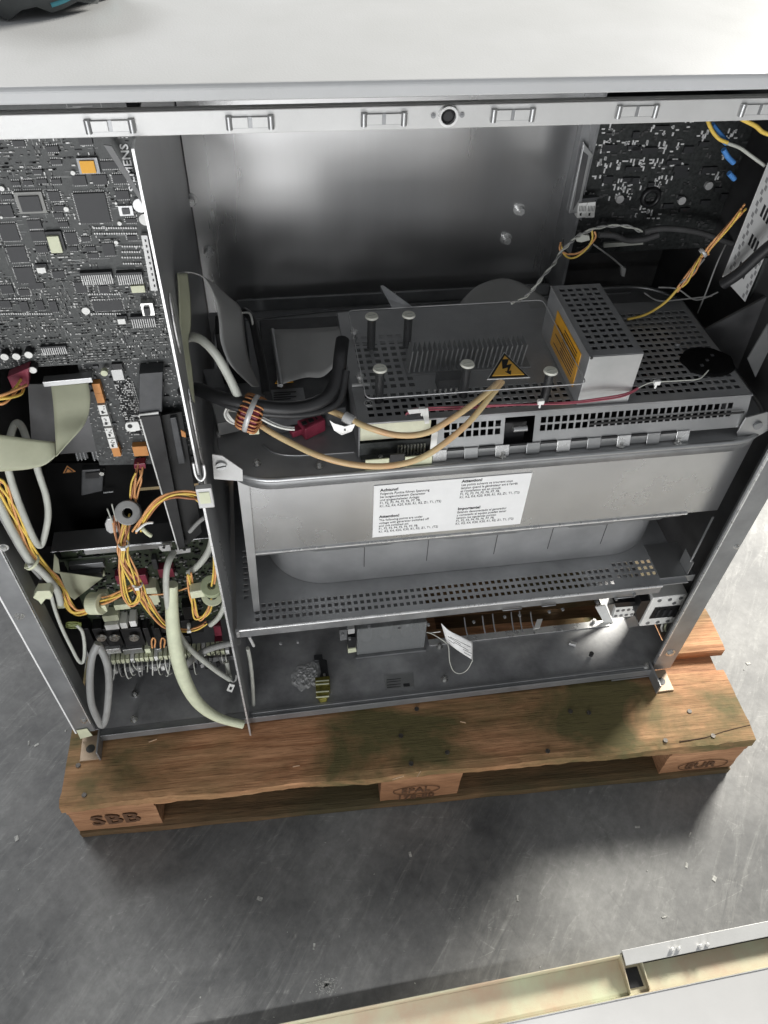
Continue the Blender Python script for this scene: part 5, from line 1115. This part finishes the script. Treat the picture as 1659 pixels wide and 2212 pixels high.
# slanted perforated strip
ps = thing('white_perforated_strip', 'pale perforated metal strip with dark slots slanting at the right edge', 'metal strip', XZ(cr, 1520, 900, .28))
SY2 = .29; u0, u1 = XZ(cr, 1365, 1115, SY2), XZ(cr, 1510, 1275, SY2); up = (XZ(cr, 1680, 330, SY2) - u0)
W_ = (u1 - u0); n_ = W_.cross(up).normalized(); n_ = n_ if n_.y < 0 else -n_
b = B(); b.slab([u0, u0 + W_, u0 + W_ + up * 1.05, u0 + up], n_, .0015); b.build('strip', railm, ps, .0003)
bh = B()
for r_ in range(22):
    for s_ in (.14, .86):
        c_ = u0 + W_ * (s_ + (.06 if r_ % 2 else 0)) + up * (.03 + r_ * .045) + n_ * .0016
        bh.obox(c_, W_.normalized() * .0022, up.normalized() * .0030, n_ * .0003)
bh.build('round_holes', mat('grey_hole', (.25, .25, .25), .5, .3, .1, 30), ps, kind='stuff')
for r_ in (.18, .42, .66, .9):
    for s_ in (.38, .5, .62):
        c_ = u0 + W_ * s_ + up * r_ + n_ * .0017; b = B(); b.obox(c_, W_.normalized() * .0022, up.normalized() * .0075, n_ * .0003); b.build('slot', blackm, ps)
cable('black_bar', 'black round bar crossing the white perforated strip', 'bar', crp((1370, 1165, .27), (1480, 1090, .26), (1600, 980, .25), (1720, 880, .24)), .0075, wk, None, 10)
o = B().slab(quad(cr, ((1640, 1000), (1750, 1000), (1750, 1300), (1540, 1260)), .33), (0, 1, 0), .002).build('black_dotted_board', pcbm); tag(o, 'dark board with bright pins right of the perforated strip', 'circuit board')
o = B().slab([Y(1520, 715, .3), Y(1659, 640, .3), Y(1659, 720, .3), Y(1620, 830, .29)], (0, 1, 0), .004).build('dark_side_cover', inner); tag(o, 'dark slanted cover plate right of the housing', 'cover')
o = B().slab([Y(1615, 775, .2), Y(1659, 700, .2), Y(1659, 760, .2), Y(1632, 815, .2)], (0, 1, 0), .002).build('pale_side_post', galv); tag(o, 'pale metal post piece at the right edge beyond the housing', 'post')

# ------------------------------------------------------------------ objects on the base, right part
fb = thing('clear_fuse_cover', 'smoky see-through plastic cover over fuses under the shelf', 'plastic cover', Z(840, 1405, .167))
FYY = .205; x0, x1 = .513, .640; zt = .255
b = B(); b.box(x0, x1, FYY, FYY + .0015, .168, zt); b.box(x0, x0 + .0015, FYY + .0015, .29, .168, zt); b.box(x1 - .0015, x1, FYY + .0015, .29, .168, zt); b.box(x0 + .0015, x1 - .0015, FYY + .0015, .29, zt - .0015, zt)
b.build('cover', fusecl, fb)
for i, x in enumerate((.535, .573, .612)):
    b = B(); b.cyl((x, .245, .168), (x, .245, .235), .012, 14); b.build('fuse_body', galvd, fb); b = B(); b.cyl((x, .245, .235), (x, .245, .245), .010, 14); b.build('fuse_cap', white, fb)
b = B(); b.box(x0 - .003, x1 + .003, FYY - .006, FYY - .001, .167, .172); b.build('base_strip', galvd, fb)
fh = thing('fuse_terminal', 'black terminal with a cream lower edge left of the smoky fuse cover', 'terminal', Y(760, 1385, .2))
b = B(); b.slab([Y(752, 1378, .202), Y(768, 1376, .202), Y(768, 1400, .202), Y(752, 1402, .202)], (0, 1, 0), .02); b.build('body', blackm, fh)
b = B(); b.slab([Y(752, 1402, .2), Y(769, 1400, .2), Y(770, 1408, .2), Y(752, 1411, .2)], (0, 1, 0), .01); b.build('cream_edge', cream, fh)
b = B(); b.slab([Y(752, 1360, .2), Y(766, 1358, .2), Y(766, 1368, .2), Y(752, 1370, .2)], (0, 1, 0), .01); b.build('white_top', railm, fh)
b = B(); b.slab([Y(733, 1362, .21), Y(750, 1360, .21), Y(750, 1382, .21), Y(735, 1384, .21)], (0, 1, 0), .004); b.build('bracket', galvd, fh)
# contactor
kt = thing('white_contactor', 'white contactor with a black window at the lower right post', 'contactor', Y(1435, 1320, .155))
ct0 = crop(2300, 2200, 3.318)
K = lambda *pp: [XZ(ct0, x, y, .152) for x, y in pp]
b = B(); b.slab(K((905, 515), (1360, 462), (1180, 835), (722, 885)), (0, 1, 0), .05); b.build('body', white, kt, .0015)
b = B(); b.slab([q + Vector((0, -.0006, 0)) for q in K((925, 635), (1255, 603), (1170, 745), (845, 775))], (0, -1, 0), .0012); b.build('black_window', blackm, kt)
for i in range(4):
    b = B(); x_ = 960 + i * 78; b.slab([q + Vector((0, -.002, 0)) for q in K((x_, 645), (x_ + 28, 642), (x_ - 20, 735), (x_ - 48, 738))], (0, -1, 0), .003); b.build('lever', black2, kt)
for x, y in ((985, 548), (1120, 535), (1262, 515), (1175, 580), (830, 840), (960, 828), (1090, 815)):
    p = XZ(ct0, x, y, .1515); b = B(); b.cyl(p, p + Vector((0, -.0008, 0)), .0038, 14); b.build('screw_hole', galvd, kt)
for k in range(2):
    p = [XZ(ct0, x + k * 45, y, .16) for x, y in ((1025, 850), (1010, 900), (1030 - 10, 945))]; b = B(); b.tube(p, .002, 6, 3); b.build('lead', ww if k == 0 else cream, kt)
b = B(); b.slab(K((750, 558), (870, 545), (712, 845), (668, 710)), (0, 1, 0), .03); b.build('black_side', blackm, kt)
# terminal block
tt = thing('white_terminal_block', 'small white terminal block with eight screw holes left of the contactor', 'terminal block', Y(1350, 1320, .165))
K2 = lambda *pp: [XZ(ct0, x, y, .165) for x, y in pp]
b = B(); b.slab(K2((415, 640), (690, 618), (640, 752), (368, 782)), (0, 1, 0), .03); b.build('body', white, tt, .001)
b = B(); b.slab(K2((400, 580), (685, 560), (705, 600), (690, 617), (415, 638)), (0, 1, 0), .03); b.build('black_top', blackm, tt)
for i in range(4):
    for j in range(2):
        p = XZ(ct0, 440 + i * 70 - j * 30, 680 - i * 7 + j * 68, .1645); b = B(); b.cyl(p, p + Vector((0, -.0008, 0)), .0032, 12); b.build('screw_hole', galvd, tt)
b = B(); b.slab(K2((540, 800), (660, 740), (715, 880), (570, 905)), (0, 1, 0), .02); b.build('lower_box', galv, tt)
b = B(); b.slab([XZ(ct0, *k, .17) for k in ((310, 600), (400, 590), (345, 745))], (0, 1, 0), .002); b.build('clear_tab', galv, tt)
# white strip painting the lit side wall at the cut-out's right end
o = B().slab([Y(1286, 1312, .225), Y(1308, 1308, .225), Y(1328, 1352, .215), Y(1312, 1358, .215)], (0, 1, 0), .003).build('lit_wall_strip', white, None, .0004); tag(o, 'white strip painted as the lit side wall at the right end of the base opening', 'strip')
for k, (dx, dy0, dy1) in enumerate(((1003, 1342, 1372), (1042, 1338, 1370), (1064, 1334, 1368), (1104, 1330, 1366), (1122, 1328, 1364), (1146, 1330, 1356))):
    cable('thin_rod', 'thin vertical rod number ' + str(k + 1) + ' under the shelf' if False else ['leftmost thin rod above the base opening', 'second thin rod from the left above the base opening', 'third thin rod from the left above the base opening', 'fourth thin rod above the base opening', 'fifth thin rod above the base opening', 'rightmost thin rod above the base opening'][k], 'rod', [(dx, dy0 - 8, .205), (dx + 3, (dy0 + dy1) / 2, .205), (dx + 7, dy1, .205)], .0013, galvd, 'thin rods above the base opening', 6, 2)
o = B().slab([Z(1152, 1360, .18), Z(1166, 1357, .18), Z(1172, 1338, .18), Z(1160, 1339, .18)], (0, 0, 1), .002).build('white_paper_bit', white); tag(o, 'small white plastic piece lying in the base opening', 'plastic piece')
# paper tag on a string
tg = thing('paper_tag', 'white paper tag with print hanging from a string at the shelf edge', 'tag', Y(985, 1390, .14))
kx = crop(1300, 2350, 2.37)
b = B(); b.strip([(XZ(kx, 1035, 245, .15), XZ(kx, 1085, 420, .145)), (XZ(kx, 1110, 315, .143), XZ(kx, 1130, 455, .137)), (XZ(kx, 1230, 375, .14), XZ(kx, 1220, 520, .13)), (XZ(kx, 1330, 425, .142), XZ(kx, 1330, 590, .13))], 4); b.build('paper', paper, tg, 0, .0006)
b = B()
for i, (a, c) in enumerate((((1100, 370), (1220, 445)), ((1120, 375), (1310, 470)), ((1105, 400), (1160, 440)), ((1150, 420), (1290, 500)), ((1240, 490), (1320, 530)), ((1250, 520), (1310, 550)))):
    b.tube([XZ(kx, *a, .128), XZ(kx, *c, .124)], .0004, 4, 1)
b.build('print', ink, tg, kind='stuff')
cable('tag_string', 'thin pale string looping below the paper tag', 'string', [(*kx(x, y), d) for x, y, d in ((900, 330, .15), (960, 350, .145), (1070, 420, .14), (1105, 470, .13), (1115, 600, .12), (1150, 690, .118), (1210, 715, .118), (1280, 680, .12), (1330, 590, .125))], .0009, wlg)
cable('tag_string', 'upper straight bit of string left of the paper tag', 'string', [(*kx(x, y), d) for x, y, d in ((905, 332, .15), (960, 333, .148), (1030, 325, .146))], .0008, ww)
ky = crop(1700, 2400, 2.212)
cable('thin_loop_wire', 'thin bent wire lying on the base plate in a shallow curve', 'wire', [tuple(Z(*ky(x, y), .168)) for x, y in ((360, 350), (480, 320), (640, 290), (760, 290), (840, 330), (930, 410), (1020, 500), (1100, 560), (1180, 578), (1260, 560), (1330, 525))], .0007, wg, None, 6)
cable('black_jumper', 'short black jumper wire with a plug on the bright part of the base', 'wire', [tuple(Z(*ky(x, y), z)) for x, y, z in ((1225, 295, .172), (1290, 335, .176), (1350, 370, .176), (1390, 390, .174), (1395, 430, .171), (1360, 470, .168))], .0012, wk, None, 6)
p = Z(*ky(1228, 298), .172); o = B().obox(p, (.006, -.003, 0), (.002, .003, 0), (0, 0, .003)).build('jumper_plug', bright, None, .0006); tag(o, 'tiny metal plug at the upper end of the black jumper wire', 'plug')
p = Z(*ky(1390, 390), .174); o = B().cyl(p - Vector((0, 0, .004)), p + Vector((0, 0, .004)), .004, 10).build('black_bead', blackm); tag(o, 'black bead on the bend of the black jumper wire', 'bead')
# clamp, residue, sticker
kz = crop(850, 2350, 1.58)
cp = thing('bronze_clamp', 'dark bronze green clamp with ribs lying on the base plate', 'clamp', Z(695, 1480, .167))
zz = .1665
def ZQ(z_, *pp): return [Z(*kz(x, y), z_) for x, y in pp]
b = B(); b.slab(ZQ(zz, (610, 375), (662, 370), (665, 400), (690, 405), (700, 480), (710, 530), (640, 535), (655, 480), (640, 410), (612, 410)), (0, 0, 1), .008); b.build('upper_arm', black2, cp, .001)
b = B(); b.slab(ZQ(zz, (618, 525), (710, 515), (712, 600), (690, 655), (650, 662), (625, 630)), (0, 0, 1), .014); b.build('body', bronze, cp, .0015)
for y in (525, 545, 592, 624): 
    b = B(); b.slab(ZQ(zz + .0145, (622, y), (704, y - 6), (704, y - 1), (622, y + 5)), (0, 0, 1), .002); b.build('rib', cream, cp)
p = Z(*kz(675, 488), zz + .009); b = B(); b.cyl(p, p + Vector((0, 0, .003)), .0025, 10); b.build('screw', silver, cp)
cc = Z(*kz(575, 490), zz); V = []; F = []; n = 44; m_ = 12
for j in range(m_ + 1):
    for i in range(n):
        t = 2 * math.pi * i / n; f = j / m_
        r_ = 1 + .28 * math.sin(2 * t + 1.2) + .22 * noise.noise(Vector((math.cos(t) * 2.2, math.sin(t) * 2.2, 4))) + .12 * noise.noise(Vector((math.cos(t) * 9, math.sin(t) * 9, 1)))
        x, y = cc.x + .024 * r_ * f * math.cos(t), cc.y + .034 * r_ * f * math.sin(t)
        h_ = (abs(noise.noise(Vector((x * 160, y * 160, 0)))) * .004 + abs(noise.noise(Vector((x * 420, y * 420, 5)))) * .0018) * (1 - f ** 4)
        V.append((x, y, zz + .0003 + h_))
for j in range(m_):
    for i in range(n): F.append((j * n + i, j * n + (i + 1) % n, (j + 1) * n + (i + 1) % n, (j + 1) * n + i))
b = B(); b.add(V, F, False)
o = b.build('dried_glue_patch', frost); tag(o, 'whitish torn glue patch on the base beside the bronze clamp', 'glue patch')
stk = thing('data_sticker', 'small printed grey sticker on the base plate', 'sticker', Z(862, 1470, .167))
b = B(); b.slab(ZQ(.1664, (1048, 492), (1225, 475), (1232, 558), (1060, 578)), (0, 0, 1), .0005); b.build('sticker', galv, stk)
b = B()
for y in (512, 526, 545, 560): b.slab(ZQ(.1670, (1065, y + 3), (1150, y - 5), (1150, y - 2), (1065, y + 7)), (0, 0, 1), .0002)
b.slab(ZQ(.1670, (1165, 540), (1205, 536), (1208, 556), (1168, 560)), (0, 0, 1), .0002); b.build('print', ink, stk, kind='stuff')

# ------------------------------------------------------------------ removed cover at the bottom right, lying near the camera
cv = thing('removed_cover', 'cream white sheet metal cover lying on the floor at the bottom right', 'cover panel', (1.0, -.5, .03))
tp = .075
def ZL(*pp, z=tp): return [Z(dx, dy, z) for dx, dy in pp]
e0, e1 = Z(600, 2212, tp), Z(1659, 1997, tp); dr = (e1 - e0).normalized(); nn_ = Vector((dr.y, -dr.x, 0))   # towards the viewer
e0 = e0 - dr * .5; e1 = e1 + dr * .5
def cvp(s, off, z): return e0 + dr * s + nn_ * off + Vector((0, 0, z - tp))
s1 = (Z(1345, 2065, tp) - e0).dot(dr); L_ = (e1 - e0).length
b = B(); b.slab([cvp(0, 0, tp), cvp(s1, 0, tp), cvp(s1, 0, .001), cvp(0, 0, .001)], nn_, .0018); b.build('rim', creamp, cv, .0005)
b = B(); b.slab([cvp(0, .002, .05), cvp(s1, .002, .05), cvp(s1, .050, .045), cvp(0, .050, .045)], (0, 0, 1), .0015); b.build('channel_floor', creamp, cv)
b = B(); b.slab([cvp(0, .050, .045), cvp(L_, .050, .045), cvp(L_, .053, .062), cvp(0, .053, .062)], nn_, .0015); b.build('channel_wall', creamp, cv)
b = B(); b.slab([cvp(s1, -.004, tp + .004), cvp(L_, -.004, tp + .004), cvp(L_, .016, tp - .001), cvp(s1, .016, tp - .001)], (0, 0, 1), .0015); b.build('raised_flange', railm, cv, .0006)
b = B(); b.slab([cvp(s1 + .001, -.003, .002), cvp(L_, -.003, .002), cvp(L_, -.003, tp + .003), cvp(s1 + .001, -.003, tp + .003)], nn_, .0015); b.build('flange_wall', railm, cv)
b = B(); b.slab([cvp(s1 + .029, .014, .05), cvp(L_, .014, .05), cvp(L_, .0525, .052), cvp(s1 + .029, .0525, .052)], (0, 0, 1), .0015); b.build('inner_floor', creamp, cv)
b = B(); b.slab([cvp(s1 + .003, .016, .050), cvp(s1 + .025, .016, .050), cvp(s1 + .025, .043, .050), cvp(s1 + .003, .043, .050)], (0, 0, 1), .001); b.build('square_hole', blackm, cv)
b = B(); b.slab([cvp(s1 - .002, .0, .0475), cvp(s1 + .031, .0, .0475), cvp(s1 + .031, .052, .0475), cvp(s1 - .002, .052, .0475)], (0, 0, 1), .001); b.build('hole_surround', creamp, cv)
b = B(); b.slab([cvp(s1 - .002, .002, tp - .002), cvp(s1 - .002, .050, .058), cvp(s1 - .002, .050, .045), cvp(s1 - .002, .002, .045)], dr, .0015); b.build('cross_fold', creamp, cv); b = B(); b.slab([cvp(s1 + .029, .002, tp - .006), cvp(s1 + .029, .050, .06), cvp(s1 + .029, .050, .045), cvp(s1 + .029, .002, .045)], dr, .0015); b.build('cross_fold', creamp, cv)
b = B(); b.slab([cvp(-.45, .0545, .064), cvp(L_, .0545, .064), cvp(L_, 1.75, .070), cvp(-.45, 1.75, .070)], (0, 0, 1), .002); b.build('face', mat('white_cover_paint', (.42, .42, .42), .4, 0, .02, 12, .1, 400), cv)
b = B(); b.slab([cvp(0, .0535, .060), cvp(L_, .0535, .060), cvp(L_, .056, .0665), cvp(0, .056, .0665)], (0, 0, 1), .0008); b.build('face_edge', galvd, cv)
for dx, dy in ((1452, 2051), (1466, 2049), (1513, 2044), (1529, 2041)):
    p = Z(dx, dy, tp + .006); b = B(); b.obox(p, (.0022, 0, 0), (0, .0022, 0), (0, 0, .004)); b.build('spring_tooth', bright, cv, .0004)

# ------------------------------------------------------------------ dark bag resting on the lid, top left
bgv = thing('dark_grey_bag', 'dark grey bulky bag with a scalloped hem resting on the lid at the top left', 'bag', Z(60, 20, 1.192))
P = []; n = 40; cc = Vector((.208, .305, 1.193)); F = []
rings = [(1.0, 0), (1.03, .012), (1.0, .045), (.86, .075), (.55, .095), (.15, .10)]
for f, h_ in rings:
    for i in range(n):
        t = 2 * math.pi * i / n; w_ = 1 + .03 * math.sin(7 * t)
        sc_ = .009 * abs(math.sin(6 * t)) if h_ == 0 else 0
        P.append((cc.x + .080 * f * w_ * math.cos(t), cc.y + .066 * f * w_ * math.sin(t), 1.193 + h_ + sc_))
for k in range(len(rings) - 1):
    for i in range(n): F.append((k * n + i, k * n + (i + 1) % n, (k + 1) * n + (i + 1) % n, (k + 1) * n + i))
F.append(tuple((len(rings) - 1) * n + i for i in range(n)))
b = B(); b.add(P, F, True); b.build('bag_body', bagm, bgv)
b = B(); b.tube([Vector(P[i]) + Vector((.001, -.001, .006)) for i in list(range(33, 40)) + [0, 1]], .002, 6, 3); b.build('teal_piping', mat('teal_fabric', (.06, .25, .30), .6, 0, .1, 40), bgv)

# ------------------------------------------------------------------ grit on the floor, splinters on the pallet
rg3 = random.Random(21); b = B()
for i in range(150):
    x, y = rg3.uniform(-.45, 1.6), rg3.uniform(-.5, .25); a = rg3.uniform(0, 3.1); L9 = rg3.choice((.0008, .0012, .002, .0045)); w9 = L9 * rg3.uniform(.2, .8)
    if -.01 < x < 1.22 and y > -.06: continue
    b.obox((x, y, .0006), (math.cos(a) * L9, math.sin(a) * L9, 0), (-math.sin(a) * w9, math.cos(a) * w9, 0), (0, 0, .0006))
p9 = Z(705, 2128, 0)
for i in range(260):
    r9_ = abs(rg3.gauss(0, .009)); a = rg3.uniform(0, 6.3); b.obox((p9.x + r9_ * math.cos(a), p9.y + r9_ * .8 * math.sin(a), .0004), (.0006, 0, 0), (0, .0005, 0), (0, 0, .0004))
o = b.build('floor_grit', mat('pale_grit', (.50, .50, .47), .7, 0, .3, 200), kind='stuff'); tag(o, 'pale grit and flecks scattered over the concrete floor', 'grit')
chipw = mat('fresh_splinter', (.72, .50, .32), .7, 0, .1, 90)
for dx, dy, a, L9 in ((362, 1573, 1.0, .006), (345, 1580, .5, .009), (372, 1560, 2.4, .005), (330, 1600, .3, .007), (860, 1680, .2, .010), (905, 1672, .9, .006), (1000, 1560, 2.8, .005), (640, 1655, .1, .006)):
    p = Z(dx, dy, .1448); c9, s9 = math.cos(.0359), math.sin(.0359); p = Vector((c9 * p.x - s9 * p.y, s9 * p.x + c9 * p.y, .1450))
    b = B(); b.obox(p, (math.cos(a) * L9, math.sin(a) * L9, 0), (-math.sin(a) * .0007, math.cos(a) * .0007, 0), (0, 0, .0005)); b.build('splinter', chipw, pal)
